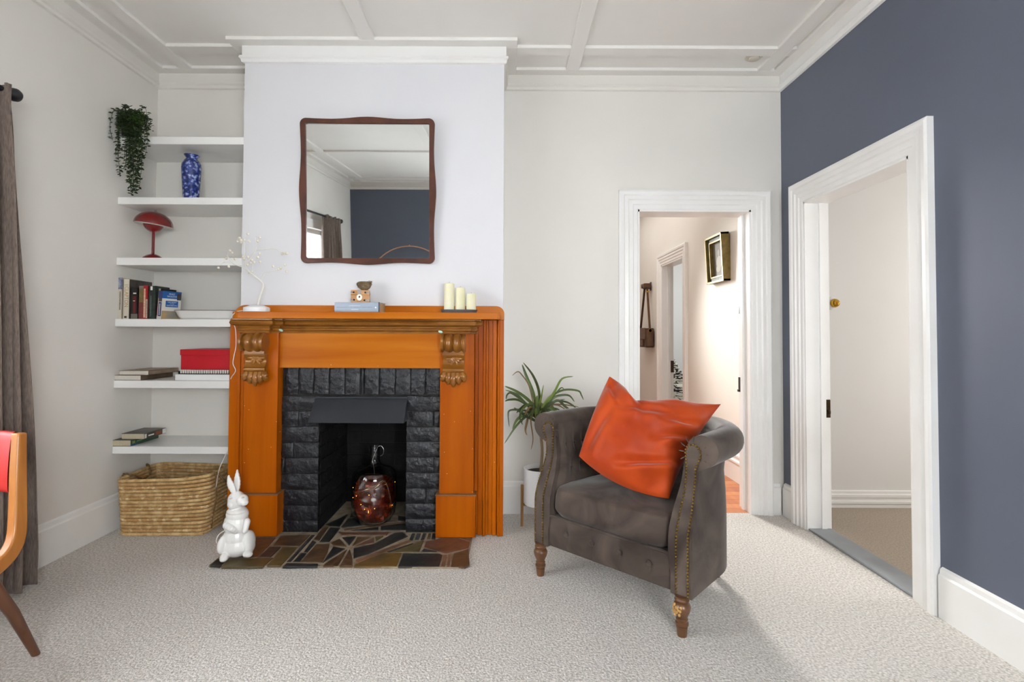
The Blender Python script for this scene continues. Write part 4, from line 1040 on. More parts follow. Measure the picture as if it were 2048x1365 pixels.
br_ = [([(745, 830, 0), (748, 760, 0), (790, 700, -.01), (880, 668, -.02), (975, 648, -.02)], .0022),
       ([(590, 705, 0), (530, 640, 0), (490, 565, -.01), (560, 480, -.01), (620, 400, -.02), (670, 348, -.02), (780, 335, -.03), (900, 328, -.03), (980, 337, -.03), (1045, 385, -.03)], .0026),
       ([(545, 660, 0), (470, 608, 0), (400, 590, .01), (300, 540, .02), (240, 460, .02), (222, 430, .02)], .002),
       ([(520, 640, 0), (400, 585, -.02), (250, 545, -.03), (175, 528, -.03)], .0009),
       ([(590, 705, 0), (525, 650, .02), (490, 520, .02), (485, 440, .03), (492, 330, .03), (490, 250, .03), (470, 205, .03)], .0022),
       ([(615, 405, -.02), (668, 310, 0), (655, 200, 0), (640, 135, 0)], .0013), ([(485, 440, .03), (515, 400, .02), (525, 420, .02)], .001), ([(490, 470, .03), (455, 410, .02), (420, 375, .02)], .001),
       ([(595, 690, 0), (605, 610, -.01), (618, 535, -.01)], .0011)]
for P, r in br_: obj('branch', MB().tube(smoothpts([tp_(*p) for p in P], 5), r, 7), twh_m, tr, smooth=True)
pearl_m = mat('pearl', '#e6dfcd', .15, coat=.5)
pearls = [((975, 648), [(920, 590), (1000, 635), (1035, 620), (1100, 572), (1125, 668)]), ((1045, 385), [(1050, 400), (1088, 388), (1125, 395)]),
          ((222, 430), [(262, 350), (295, 382), (205, 472), (345, 483)]), ((175, 528), [(90, 615), (248, 597)]),
          ((470, 205), [(408, 158), (383, 205), (430, 190), (485, 190), (440, 228), (560, 208), (535, 98)]), ((640, 135), [(718, 155), (683, 210)]),
          ((490, 470), [(460, 445), (475, 475), (540, 455)]), ((618, 535), [(595, 498), (575, 540), (630, 530), (715, 400), (685, 453), (720, 522), (527, 570)]), ((590, 705), [(560, 688), (605, 672)])]
p0 = None
for (rx, ry), L in pearls:
    for x, y in L:
        c = tp_(x, y, rt_.uniform(-.03, .02)); r_p = tp_(rx, ry)
        if (c - r_p).length > .006: obj('twig', MB().tube([r_p, r_p.lerp(c, .5) + Vector((0, -.004, .003)), c], .0006, 4), twh_m, tr)
        if p0 is None:
            p0 = obj('pearl', MB().ball(c, .0078, 14, 10), pearl_m, tr, smooth=True); pc0 = c.copy()
        else:
            q = p0.copy(); COL.objects.link(q); q.parent = tr; q.location = c - pc0
# white lead of the tree
cord_m = mat('white_cord', '#e4e2dd', .5)
pts = [tb + Vector((-.068, .0, .008)), at(483, 622, 2.99), at(473, 628, 2.955) + Vector((0, 0, .012)), at(464, 632, 2.93), at(459, 640, 2.96), at(470, 655, 3.02), at(472, 690, 3.03), at(468, 712, 3.03), at(466, 728, 3.03), at(471, 742, 3.02), at(463, 755, 3.06), at(460, 765, 3.09), at(462, 790, 3.11), at(463, 850, 3.115), at(460, 890, 3.10), at(450, 912, 3.06), at(442, 930, 3.03), at(437, 945, 3.05), at(432, 975, 3.10)]
o = obj('power_cord', MB().tube(smoothpts(pts, 6), .0022, 6), cord_m, loc=(tb.x - .068, tb.y, tb.z), smooth=True); tag(o, 'thin white power cord running from the pearl tree down to the basket', 'cord')
pts = [rp(190, 840, .03), rp(150, 850, .05), rp(80, 905, .03), rp(50, 975, .02), rp(62, 1015, .02), rp(100, 1040, .045), Vector((rp(120, 1100, .07).x, rp(120, 1100, .07).y, .0035))]
o = obj('rabbit_cord', MB().tube(smoothpts(pts, 6), .0028, 6), cord_m, loc=pts[0], smooth=True); tag(o, 'short white cord looping behind the ceramic rabbit', 'cord')

# grey book, chest, nest
gx0 = at(669, 615, 2.955).x; gx1 = at(760, 615, 2.955).x; gh = at(715, 605, 2.955).z - ZM
gb = thing('book', 'thick pale blue-grey hardback lying under the little wooden chest', 'book', (gx0, 2.956, ZM), math.radians(-4))
OFF[gb.name] = Vector((0, 0, 0)); gw = gx1 - gx0
gcm = mat('blue_grey_cover', '#a3adba', .4, '#99a4b3', 6)
m = MB(); m.box(0, gw, .004, .126, 0, .004); m.box(0, gw, .004, .126, gh - .004, gh)
def spn(u, v): a = PI * (v - .5); return Vector((u * gw, .006 - .008 * math.cos(a), gh / 2 + gh / 2 * math.sin(a) if abs(v - .5) < .5 else (0 if v < .5 else gh)))
m.grid(lambda u, v: Vector((u * gw, .004 - .006 * (1 - (2 * v - 1) ** 4), v * gh)), 1, 10)
obj('cover', m, gcm, gb, local=True, smooth=True, ang=30)
obj('page_block', MB().box(.004, gw - .004, .004, .122, .004, gh - .004), mat('tan_pages', '#b59a74', .8, '#a68a63', 200, (1, 1, 8)), gb, local=True)
obj('dust_jacket_edge', MB().box(gw - .004, gw + .001, -.002, .006, 0, gh), mat('jacket_dark', '#4a4f57', .5), gb, local=True)
ink2 = mat('slate_ink', '#5b6472', .5)
text('spine_lettering', 'PETER JACKSON & THE MAKING OF MIDDLE-EARTH', (gw * .045, -.0022, gh * .40), (1, 0, 0), (0, 0, 1), gw * .80, gh * .12, ink2, gb, .0004, 1.1)
obj('spine_dot', MB().lathe([(0, 0), (.0045, 0), (0, -.0003)], (gw * .925, -.0024, gh * .45), 14, 'y'), whiteink_m, gb, local=True)
obj('spine_print', MB().box(gw * .33, gw * .58, -.0025, -.0022, gh * .62, gh * .66), mat('pale_print', '#c5ccd6', .5), gb, local=True)
obj('spine_print', MB().box(gw * .38, gw * .54, -.0025, -.0022, gh * .22, gh * .29), MATS['pale_print'], gb, local=True)
zc_ = ZM + gh + .0006; cl = at(701, 600, 2.98); hc = at(718, 580, 2.985).z - zc_
ch = thing('wooden_chest', 'tiny wooden chest with metal straps and heart padlock plate on the grey book', 'box', (cl.x, 2.985, zc_), math.radians(13)); OFF[ch.name] = Vector((0, 0, 0))
cw = .105; cd = .095
chm = mat('light_chest_wood', '#a9733d', .45, '#bd8a52', 9, (1, 1, 5)); iron_m = mat('pewter_strap', '#6a625d', .4, metal=.7)
zl_ = hc * .62
obj('body', MB().box(0, cw, 0, cd, 0, zl_ - .001), chm, ch, local=True, bevel=.001); obj('lid', MB().box(0, cw, 0, cd, zl_, hc), chm, ch, local=True, bevel=.001)
for x0, x1, z0, z1 in ((-.001, .02, hc * .14, hc * .28), (cw * .72, cw + .001, hc * .12, hc * .26), (-.001, .018, hc * .74, hc * .88), (cw * .76, cw + .001, hc * .74, hc * .88)):
    obj('corner_strap', MB().box(x0, x1, -.0012, .018, z0, z1), iron_m, ch, local=True); 
    obj('stud', MB().ball((x1 - .002 if x0 < 0 else x0 + .001, -.002, (z0 + z1) / 2), .0055, 10, 8), mat('dark_stud', '#2c2522', .3, metal=.6) if 'dark_stud' not in MATS else MATS['dark_stud'], ch, local=True, smooth=True)
for z0 in (.12, .74):
    for y0 in (.018, cd - .018): obj('corner_strap', MB().box(cw - .018, cw + .0012, y0 - .012 if y0 < .05 else y0, y0 + (.004 if y0 < .05 else .0185), hc * z0, hc * (z0 + .14)), MATS['dark_stud'], ch, local=True)
obj('hasp', MB().box(cw * .37, cw * .55, -.002, .0, hc * .6, hc + .001), iron_m, ch, local=True)
hp_ = [(math.sin(a) * (.0165 if math.cos(a) > -.3 else .0165), -math.cos(a) * .018 if math.cos(a) < .2 else -math.cos(a) * .022) for a in [k * 2 * PI / 20 for k in range(20)]]
obj('lock_plate', MB().prism([(cw * .46 + x, -.0045, hc * .44 + z) for x, z in hp_], (0, .004, 0)), mat('pewter', '#9a9186', .35, metal=.6), ch, local=True, bevel=.001)
obj('keyhole', MB().ball((cw * .46, -.005, hc * .45), (.005, .002, .006), 10, 8), MATS['dark_stud'], ch, local=True)
nc = at(728, 570, 3.02); nz = zc_ + hc + .0005
ns = thing('bird_nest', 'small ragged brown birds nest resting on the wooden chest', 'nest', (nc.x, 3.03, nz))
nest_m = mat('nest_fibre', '#6e5a40', .9, '#8c7a5e', 60); rn = random.Random(11)
m = MB(); nr_ = .043; hN_ = at(728, 558, 3.03).z - nz
m.lathe([(0, 0), (.018, .002), (.033, .014), (.041, .032), (.041, .046), (.034, .05), (.027, .042), (.02, .026), (0, .02)], (nc.x, 3.03, nz), 18); obj('bowl', m, nest_m, ns, smooth=True)
m = MB()
for k in range(420):
    a = rn.uniform(0, 2 * PI); t = rn.uniform(.05, 1.0); r = .041 * (math.sin(min(1, t * 1.15) * PI / 2) ** .6) + rn.uniform(-.002, .003); z = t * .046 + .008 * math.cos(a - .3) * t
    p = Vector((nc.x + r * math.cos(a), 3.03 + r * math.sin(a), nz + z + .003)); d = Vector((-math.sin(a), math.cos(a), rn.uniform(-.6, .6))) * rn.uniform(.006, .012) + Vector((math.cos(a), math.sin(a), 0)) * rn.uniform(-.001, .004)
    m.tube([p - d, p + Vector((math.cos(a), math.sin(a), 0)) * .0015, p + d], .0006, 3)
obj('twigs', m, mat('nest_twig', '#83704f', .9, '#5a4630', 40), ns, kind='stuff')

# candles on slate tray
cY = 3.0; tz = ZM
tx0, tx1 = at(881, 622, cY).x, at(955, 622, cY).x; tzh = at(918, 620.2, cY).z - tz
tray = obj('candle_tray', loft(MB(), [rr(tx0 + .008, tx1 - .008, cY - .045, cY + .05, .04, tz), rr(tx0, tx1, cY - .053, cY + .058, .045, tz + tzh), rr(tx0 + .004, tx1 - .004, cY - .049, cY + .054, .042, tz + tzh)]), mat('slate_grey', '#55545a', .5), loc=((tx0 + tx1) / 2, cY, tz), smooth=True)
tag(tray, 'dark grey oval tray under the three cream candles', 'tray')
wax_m = mat('cream_wax', '#e9e4c4', .45, spec=.4)
wax_m.node_tree.nodes['Principled BSDF'].inputs['Subsurface Weight'].default_value = .35
wax_m.node_tree.nodes['Principled BSDF'].inputs['Subsurface Radius'].default_value = (.01, .008, .004)
for (a, b, t, l, dy) in ((888, 908.5, 566, 'tallest cream pillar candle, left of the three', .0), (910, 930, 574.5, 'middle cream pillar candle of the three', .012), (932.5, 952, 587, 'shortest cream pillar candle, right of the three', .0)):
    x0, x1 = at(a, 600, cY).x, at(b, 600, cY).x; r = (x1 - x0) / 2; c = Vector(((x0 + x1) / 2, cY + dy, tz + tzh + .0006)); h = at(a, t, cY).z - c.z
    cn = thing('pillar_candle', l, 'candle', c, group='candles on the mantel')
    obj('wax', MB().lathe([(0, 0), (r, 0), (r * 1.0, h * .93), (r * .96, h * .965), (r * .3, h), (0, h * .998)], c, 28), wax_m, cn, smooth=True, ang=50)
    obj('wick', MB().tube([c + Vector((0, 0, h - .002)), c + Vector((.001, 0, h + .006))], .0009, 5), ink_m, cn)
# ------------------------------------------------------------------ grey velvet tub armchair
velvet = mat('taupe_velvet', '#3b312c', .7, '#63574f', 4.2, lo=.3, hi=.7, sheen=.3, spec=.12, bump=.2, bs=8, bdist=.006, dist=1.4)  # patchy highlights of the pile painted in by the noise ramp
LA = atz(1081, 1151, 0); RA = atz(1364, 1272, 0)
fc = (LA + RA) / 2; du = (RA - LA); du.z = 0; half = du.length / 2; ang = math.atan2(du.y, du.x)
ac = thing('armchair', 'taupe velvet tub armchair with brass nailhead trim and turned legs', 'armchair', (fc.x, fc.y, 0), ang)
Wd = half + .040                      # outer half width at the base
RB = Wd; VC = .30                      # back semicircle radius and centre
ZB = .152                              # underside
RC = (.000, .722); RR = .066           # scroll roll centre (n, z), radius
prof = [(-.085, ZB), (0, ZB), (0, .25), (0, .40), (-.004, .50), (-.010, .58), (-.004, .64)]
for k in range(15):
    a = math.radians(-58 + k * (238 / 14)); prof.append((RC[0] + .010 + RR * math.cos(a), RC[1] + RR * math.sin(a)))
prof += [(-.068, .66), (-.080, .58), (-.092, .50), (-.098, .42), (-.098, .33), (-.092, .25)]
def vfront(z): return smooth1([(0, 0), (.36, .0), (.62, .085), (.90, .085)], z)
tufts = []
def shell(s, n, z):
    """s in 0..1 around the horseshoe, n outward, z height -> local point"""
    La, Lb = .30, .40                  # share of s on each straight arm and on the curved back
    if s < La:
        t = s / La; v0 = vfront(z); return Vector((Wd + n, v0 + (VC - v0) * t, z))
    if s > 1 - La:
        t = (1 - s) / La; v0 = vfront(z); return Vector((-Wd - n, v0 + (VC - v0) * t, z))
    a = PI * (s - La) / Lb; r = RB + n
    return Vector((r * math.cos(a), VC + r * math.sin(a) * .92, z))
NS = 110
TB = [(s, z) for z, off in ((.63, 0), (.52, .5)) for s in [.10 + (k + off) * .10 for k in range(9)] if .08 < s < .92]
def tuft(s, z):
    d = 0
    for ts, tz_ in TB:
        q = ((s - ts) * 1.9 / .055) ** 2 + ((z - tz_) / .045) ** 2
        d += math.exp(-q)
        for sg in (-1, 1):            # diagonal pleats
            pass
    return d
m = MB(); n = len(prof); G = []
for i in range(NS + 1):
    s = i / NS; row = []
    for k, (pn, pz) in enumerate(prof):
        nn = pn
        if k >= 22: nn += .016 * (tuft(s, pz) if False else 0)
        row.append(m.bm.verts.new(shell(s, nn, pz)))
    G.append(row)
for i in range(NS):
    for k in range(n): m.bm.faces.new([G[i][k], G[i][(k + 1) % n], G[i + 1][(k + 1) % n], G[i + 1][k]])
# arm fronts: level strips up to the neck, then the flat roll face
def n_in(z):
    P = [(.25, -.092), (.33, -.098), (.42, -.098), (.50, -.092), (.58, -.080), (.66, -.068)]
    for (a, va), (b, vb) in zip(P, P[1:]):
        if z <= b: return va + (vb - va) * max(0, min(1, (z - a) / (b - a)))
    return P[-1][1]
def n_out(z):
    P = [(ZB, 0), (.40, 0), (.50, -.004), (.58, -.010), (.64, -.004)]
    for (a, va), (b, vb) in zip(P, P[1:]):
        if z <= b: return va + (vb - va) * max(0, min(1, (z - a) / (b - a)))
    return P[-1][1]
for sg in (1, -1):
    rows = []
    for k in range(25):
        z = ZB + (.64 - ZB) * k / 24; a, b = n_out(z), (-.088 if z < .25 else n_in(z))
        rows.append([m.bm.verts.new((sg * (Wd + a + (b - a) * q / 4), vfront(z) - .004 * math.sin(PI * q / 4), z)) for q in range(5)])
    for A, B in zip(rows, rows[1:]):
        for q in range(4): m.bm.faces.new([A[q], A[q + 1], B[q + 1], B[q]])
    roll = [(pn, pz) for pn, pz in prof[6:22]] + [(n_in(.66), .66), (n_in(.64), .64)]
    ctr = m.bm.verts.new((sg * (Wd - .002), vfront(.7) - .006, .715))
    rv = [m.bm.verts.new((sg * (Wd + pn), vfront(pz), pz)) for pn, pz in roll]
    for q in range(len(rv)): m.bm.faces.new([ctr, rv[q], rv[(q + 1) % len(rv)]])
obj('arm_and_back_shell', m, velvet, ac, local=True, smooth=True, ang=50)
# tufted inner upholstery
m = MB()
def inner_pad(u, v):
    s = .035 + .93 * u; z = .40 + .34 * v
    base = smooth1([(.40, -.098), (.50, -.094), (.60, -.080), (.68, -.066), (.74, -.045)], z)
    puff = .016 * (math.sin(PI * min(1, max(0, u * 1.0))) ** .15 if 0 < u < 1 else 0)
    edge = min(1, u / .05, (1 - u) / .05) if 0 < u < 1 else 0
    d = min(1.2, tuft(s, z))
    return shell(s, base - (.018 * (1 - d)) * edge - .001, z)
m.grid(inner_pad, 150, 26)
obj('tufted_lining', m, velvet, ac, local=True, smooth=True, ang=80)
bt0 = None
for ts, tz_ in TB:
    p = shell(ts, smooth1([(.40, -.098), (.50, -.094), (.60, -.080), (.68, -.066)], tz_) - .004, tz_)
    obj('tuft_button', MB().ball(p, (.009, .009, .009), 10, 7), velvet, ac, local=True, smooth=True)
# seat base with buttoned front
sw_ = Wd - .088
def frontp(u, v):
    x = -sw_ + 2 * sw_ * u; z = ZB + .005 + (.303 - ZB) * v
    y = .018 - .010 * math.sin(PI * v) ** .5
    for k in range(4):
        bx0 = -sw_ + 2 * sw_ * (.16 + .2267 * k)
        y += .014 * math.exp(-((x - bx0) / .020) ** 2 - ((v - .52) / .22) ** 2) + .0035 * math.exp(-((x - bx0) / .005) ** 2)
    return Vector((x, y, z))
m = MB(); m.grid(frontp, 96, 10)
obj('front_rail', m, velvet, ac, local=True, smooth=True, ang=80)
obj('seat_platform', MB().box(-sw_, sw_, .022, VC, ZB, .30).box(-sw_ * .72, sw_ * .72, VC, VC + RB * .62, ZB, .30), velvet, ac, local=True)
for k in range(4):
    bx0 = -sw_ + 2 * sw_ * (.16 + .2267 * k)
    obj('front_button', MB().lathe([(0, -.011), (.007, -.010), (.0125, -.006), (.0135, 0), (.010, .004), (0, .004)], (bx0, .014, ZB + .005 + (.303 - ZB) * .52), 16, 'y'), velvet, ac, local=True, smooth=True)
obj('piping', MB().tube([(-sw_ - .004, .006, .305), (0, .003, .305), (sw_ + .004, .006, .305)], .006, 8), velvet, ac, local=True, smooth=True)
# seat cushion
def cush(u, v):
    a = u * 2 * PI; ex = .24
    cx = math.copysign(abs(math.cos(a)) ** ex, math.cos(a)); cy = math.copysign(abs(math.sin(a)) ** ex, math.sin(a))
    t = v
    if t < .25: k = .93 + .07 * math.sin(t / .25 * PI / 2); z = .309 + .04 * (t / .25)
    elif t < .6: q = (t - .25) / .35; k = 1.0 - .06 * q * q; z = .349 + .092 * math.sin(q * PI / 2)
    else: q = (t - .6) / .4; k = .94 * (1 - q); z = .441 + .042 * math.sin(q * PI / 2)
    x = (sw_ - .003) * cx * k; y = .310 + .316 * cy * k
    if y > VC: 
        mr = RB * .92 - .09; r = math.hypot(x, y - VC)
        if r > mr: x *= mr / r; y = VC + (y - VC) * mr / r
    z += .004 * math.sin(x * 14) * math.sin(y * 9) * (1 if t > .3 else 0)
    return Vector((x, y, z))
m = MB(); m.grid(cush, 72, 22, cu=True)
obj('seat_cushion', m, velvet, ac, local=True, smooth=True, ang=70)
# front scroll panels with pleats and nail heads
def panel_path(off):
    """closed line inside the arm front: list of (n, z)"""
    P = []
    no, ni = -.012, -.060
    for k in range(30):
        z = ZB + .012 + (.652 - ZB - .012) * k / 29
        P.append((smooth1([(0, no), (.46, no), (.58, no - .006), (.652, no - .004)], z), z))
    cz = RC[1]; r = .036
    for k in range(1, 16):
        a = math.radians(-40 + k * (260 / 16)); P.append((-.030 + .004 + r * math.cos(a) * .9, cz - .012 + r * math.sin(a)))
    for k in range(30):
        z = .652 - (.652 - ZB - .012) * k / 29
        P.append((smooth1([(0, ni), (.46, ni), (.58, ni + .004), (.652, ni + .006)], z), z))
    return P
nail_mesh = None
for sgn in (1, -1):
    P = panel_path(0)
    pts = [Vector((sgn * (Wd + a), vfront(z) - .0045, z)) for a, z in P]
    m = MB(); front = [m.bm.verts.new(p + Vector((0, -.004, 0))) for p in pts]; back = [m.bm.verts.new(p + Vector((0, .004, 0))) for p in pts]
    k = len(pts)
    h_ = 30
    for i in range(29):
        for q in (front,): m.bm.faces.new([q[i], q[i + 1], q[k - 2 - i], q[k - 1 - i]])
    m.bm.faces.new(front[29:k - 29])
    for i in range(k): m.bm.faces.new([front[i], front[(i + 1) % k], back[(i + 1) % k], back[i]])
    obj('scroll_panel', m, velvet, ac, local=True, smooth=True, ang=30)
    L = [0.0]
    for a, b in zip(pts, pts[1:]): L.append(L[-1] + (b - a).length)
    step = .0135; d = 0; m = MB(); i = 0
    while d < L[-1]:
        while L[i + 1] < d: i += 1
        p = pts[i].lerp(pts[i + 1], (d - L[i]) / max(1e-6, L[i + 1] - L[i]))
        m.lathe([(.0052, 0), (.0046, -.0024), (.0026, -.0040), (0, -.0045)], p + Vector((0, -.0038, 0)), 8, 'y'); d += step
    obj('nailhead_trim', m, brass_m, ac, local=True, smooth=True, kind='stuff', label='brass nailhead trim outlining the arm front')
    # gathered pleats around the scroll
    m = MB()
    for k in range(9):
        a = math.radians(-30 + k * 30); c = Vector((-.026, RC[1] - .010)); p0 = c + Vector((math.cos(a) * .042, math.sin(a) * .042)); p1 = c + Vector((math.cos(a) * .066, math.sin(a) * .070))
        m.tube([Vector((sgn * (Wd + q.x), vfront(q.y) - .0005 + dy, q.y)) for q, dy in ((p0, 0), (p0.lerp(p1, .6), -.002), (p1, .003))], [.0012, .0028, .0010], 6)
    obj('pleats', m, velvet, ac, local=True, smooth=True)
# turned legs
legw = mat('turned_walnut', '#5a3a22', .35, '#6d482b', 12, coat=.3)
lprof = [(0, 0), (.017, 0), (.0185, .010), (.021, .036), (.0175, .039), (.0245, .046), (.0245, .054), (.019, .058), (.022, .062), (.0225, .068), (.018, .072), (.022, .082), (.030, .100), (.033, .116), (.029, .128), (.022, .134), (.026, .138), (.028, .144), (.024, .150), (.026, .158), (0, .158)]
lprof = [(r * 1.05, z) for r, z in lprof]
for x, y in ((half, .03), (-half, .03), (half * .72, .60), (-half * .72, .60)):
    lg = obj('leg', MB().lathe(lprof, (x, y - .03 if y < .1 else y, 0), 24), legw, ac, local=True, smooth=True, ang=35)
    if x == half and y < .1:
        m = MB()
        for k in range(14):
            a = -PI * .85 + k * .11; z = .094 + .012 * math.sin(k * 2.1) + .004 * k % .02
            m.ball((half + .0315 * math.cos(a), .0315 * math.sin(a), z + .006), (.006, .006, .007), 6, 5)
        obj('worn_wood', m, mat('raw_wood', '#c79f63', .7, '#b3874b', 60), lg, local=True, kind='stuff', label='patch of bare chipped wood')

# ------------------------------------------------------------------ orange velvet cushion
c_tl, c_tr, c_br, c_bl = at(1219, 753, 2.66), at(1442, 809, 2.50), at(1338, 998, 2.285), at(1158, 913, 2.50)
cen = (c_tl + c_tr + c_br + c_bl) / 4
nrm = (c_tr - c_bl).cross(c_tl - c_br).normalized()
if nrm.y > 0: nrm = -nrm
tc_ = thing('throw_cushion', 'burnt orange velvet cushion with grey back slumped in the armchair', 'cushion', (cen.x, cen.y, .47))
def cpt(u, v, sg):
    p = c_bl.lerp(c_br, u).lerp(c_tl.lerp(c_tr, u), v)
    # sides curve inwards, the top edge is knocked down in the middle
    eu, ev = 4 * u * (1 - u), 4 * v * (1 - v)
    ctr = cen
    pull = .06 * eu * (abs(2 * v - 1) ** 3) + .05 * ev * (abs(2 * u - 1) ** 3)
    dv = (c_tl + c_tr - c_bl - c_br).normalized(); dr = (c_tr + c_br - c_tl - c_bl).normalized()
    p = p - dv * (1 if v > .5 else -1) * (.045 if v > .5 else -.040) * eu * abs(2 * v - 1) ** 2.2 - dr * (1 if u > .5 else -1) * (.022 if u > .5 else -.010) * ev * abs(2 * u - 1) ** 2.5
    if v > .5: p = p - dv * .075 * math.exp(-((u - .36) / .16) ** 2) * ((v - .5) * 2) ** 2
    th = .135 * (eu * ev) ** .55
    if u in (0, 1) or v in (0, 1): th = 0
    w = noise.noise(Vector((u * 3.1, v * 3.1, 1.7))) * .016 + noise.noise(Vector((u * 7, v * 7, 4.2))) * .007
    cr = 0
    for (ax, ay, bx1, by1, dp, wd) in ((.28, .98, .45, .60, .030, .05), (.05, .9, .22, .62, .020, .035), (.45, .12, .98, .30, .030, .035), (.70, .62, 1., .72, .022, .04), (.66, .42, 1., .58, .018, .035), (.08, .12, .16, .55, .018, .04), (.3, .62, .75, .70, .016, .05)):
        dx, dy = bx1 - ax, by1 - ay; t = max(0, min(1, ((u - ax) * dx + (v - ay) * dy) / (dx * dx + dy * dy)))
        ll = math.hypot(dx, dy); sd = ((u - ax) * dy - (v - ay) * dx) / ll; en = math.hypot(u - ax - dx * t, v - ay - dy * t); en = math.sqrt(max(0, en * en - sd * sd))
        cr += dp * (.35 + .65 * math.sin(PI * min(1, t * 1.1 + .05))) * math.exp(-(en / .07) ** 2) * (math.exp(-(sd / wd) ** 2) - .75 * math.exp(-((sd - 1.7 * wd) / (1.2 * wd)) ** 2))
    return p + nrm * sg * (th + (w * 1.3 - cr * 1.15) * min(1, th * 22) * (1 if sg > 0 else .3))
org_m = mat('burnt_orange_velvet', '#a03410', .5, '#c24c1a', 4, sheen=.35, spec=.2, lo=.3, hi=.7, dist=.6)
m = MB(); m.grid(lambda u, v: cpt(u, v, 1), 90, 90); obj('front_cover', m, org_m, tc_, smooth=True, ang=80)
m = MB(); m.grid(lambda u, v: cpt(u, v, -.75), 40, 40); obj('back_cover', m, mat('grey_linen', '#8f8d88', .8), tc_, smooth=True, ang=80)

# ------------------------------------------------------------------ potted dracaena
pcx = Vector((.225, 3.225, 0)); zt_ = at(1055, 944, 3.13).z; zb_p = at(1055, 1017, 3.13).z
po = thing('plant_stand', 'small pale timber stand carrying the white pot beside the armchair', 'plant stand', pcx)
oak_m = mat('pale_oak', '#a87f4f', .5, '#b88f5e', 6, (8, 8, .8))
pr0 = .105
for k in range(4):
    a = PI * .97 + k * PI / 2; q = pcx + Vector((math.cos(a), math.sin(a), 0)) * (pr0 + .009)
    obj('leg', MB().tube([q, q + Vector((0, 0, zb_p + .11))], .009, 4), oak_m, po)
for a in (PI * .97, PI * 1.47):
    d = Vector((math.cos(a), math.sin(a), 0)) * (pr0 + .005)
    obj('cross_rail', MB().tube([pcx - d + Vector((0, 0, zb_p - .012)), pcx + d + Vector((0, 0, zb_p - .012))], .010, 4), oak_m, po)
pot = thing('potted_plant', 'spiky dracaena in a white pot behind the left arm of the armchair', 'plant', pcx + Vector((0, 0, zb_p)))
obj('pot', MB().lathe([(0, zb_p), (pr0 * .97, zb_p), (pr0, zb_p + .01), (pr0, zt_), (pr0 - .006, zt_), (pr0 - .006, zt_ - .03), (0, zt_ - .03)], pcx, 40), white_m, pot, smooth=True)
obj('soil', MB().lathe([(0, zt_ - .028), (pr0 - .007, zt_ - .028), (0, zt_ - .02)], pcx, 24), mat('dark_soil', '#2a1f17', .9), pot)
crown = at(1075, 824, 3.20)
obj('stem', MB().tube(smoothpts([pcx + Vector((.0, 0, zt_ - .03)), pcx + Vector((.01, 0, zt_ + .12)), crown + Vector((.004, 0, -.05)), crown], 6), .009, 8), mat('tan_stem', '#8a7658', .8), pot, smooth=True)
gl = [mat('strap_leaf_%d' % i, a, .4, b, 5, (1, 1, 1)) for i, (a, b) in enumerate((('#3c4a22', '#566a2e'), ('#2c361c', '#465228'), ('#5a7030', '#76883e'), ('#6e5434', '#84683f')))]
def cc(x, y, Y): return at(1000 + x / 7.582, 720 + y / 7.582, Y)
lv = [([(560, 760), (500, 500), (400, 250), (335, 70)], 9, 0), ([(600, 760), (590, 480), (500, 240), (350, 40)], 7, 1), ([(520, 740), (440, 400), (340, 240), (270, 180), (185, 240)], 3, 3),
      ([(560, 760), (430, 610), (250, 480), (72, 400)], 8, 0), ([(540, 780), (380, 650), (180, 510), (110, 530), (92, 600)], 5, 1), ([(540, 780), (300, 620), (150, 605), (75, 630)], 6, 0),
      ([(540, 820), (370, 640), (250, 520), (80, 460)], 5, 0), ([(560, 900), (420, 790), (300, 760), (150, 770), (125, 850), (140, 1020)], 5, 1), ([(560, 940), (400, 850), (210, 725)], 8, 1),
      ([(600, 740), (420, 800), (260, 910), (190, 1060)], 8, 2), ([(560, 820), (400, 860), (250, 1000), (66, 1275)], 6, 0), ([(560, 860), (420, 780), (330, 780), (300, 880), (345, 990)], 5, 1),
      ([(560, 900), (450, 820), (400, 980), (385, 1080), (410, 1145)], 6, 3), ([(600, 750), (620, 600), (660, 380)], 4, 2), ([(610, 760), (720, 640), (830, 480), (940, 290), (1110, 255)], 6, 2),
      ([(620, 760), (760, 570), (960, 460), (1180, 470), (1235, 540), (1265, 610)], 5, 0), ([(620, 770), (800, 590), (920, 540), (1050, 545), (1130, 640)], 6, 0), ([(640, 790), (860, 620), (1000, 720), (1280, 940)], 7, 1),
      ([(640, 800), (820, 640), (980, 635), (1100, 690), (1170, 755)], 5, 1), ([(620, 800), (760, 690), (960, 680), (1200, 720)], 4, 3), ([(620, 800), (780, 730), (900, 820)], 8, 0), ([(600, 790), (680, 650), (800, 560), (920, 430), (970, 445)], 4, 0),
      ([(600, 800), (640, 700), (760, 680), (880, 690), (1000, 760)], 5, 3), ([(580, 780), (560, 650), (560, 540)], 9, 2), ([(570, 790), (610, 620), (640, 520)], 6, 2), ([(590, 940), (560, 840), (540, 740)], 12, 2), ([(600, 880), (700, 860), (830, 830), (950, 800)], 6, 1),
      ([(560, 880), (480, 800), (420, 700), (380, 650), (375, 760)], 4, 1), ([(590, 900), (480, 860), (470, 960), (500, 1200), (470, 1365)], 3, 3), ([(610, 870), (660, 780), (760, 740), (860, 760)], 6, 1), ([(590, 860), (640, 740), (720, 600), (800, 520)], 7, 2), ([(600, 860), (680, 720), (780, 640), (990, 600)], 5, 1)]
rl = random.Random(9)
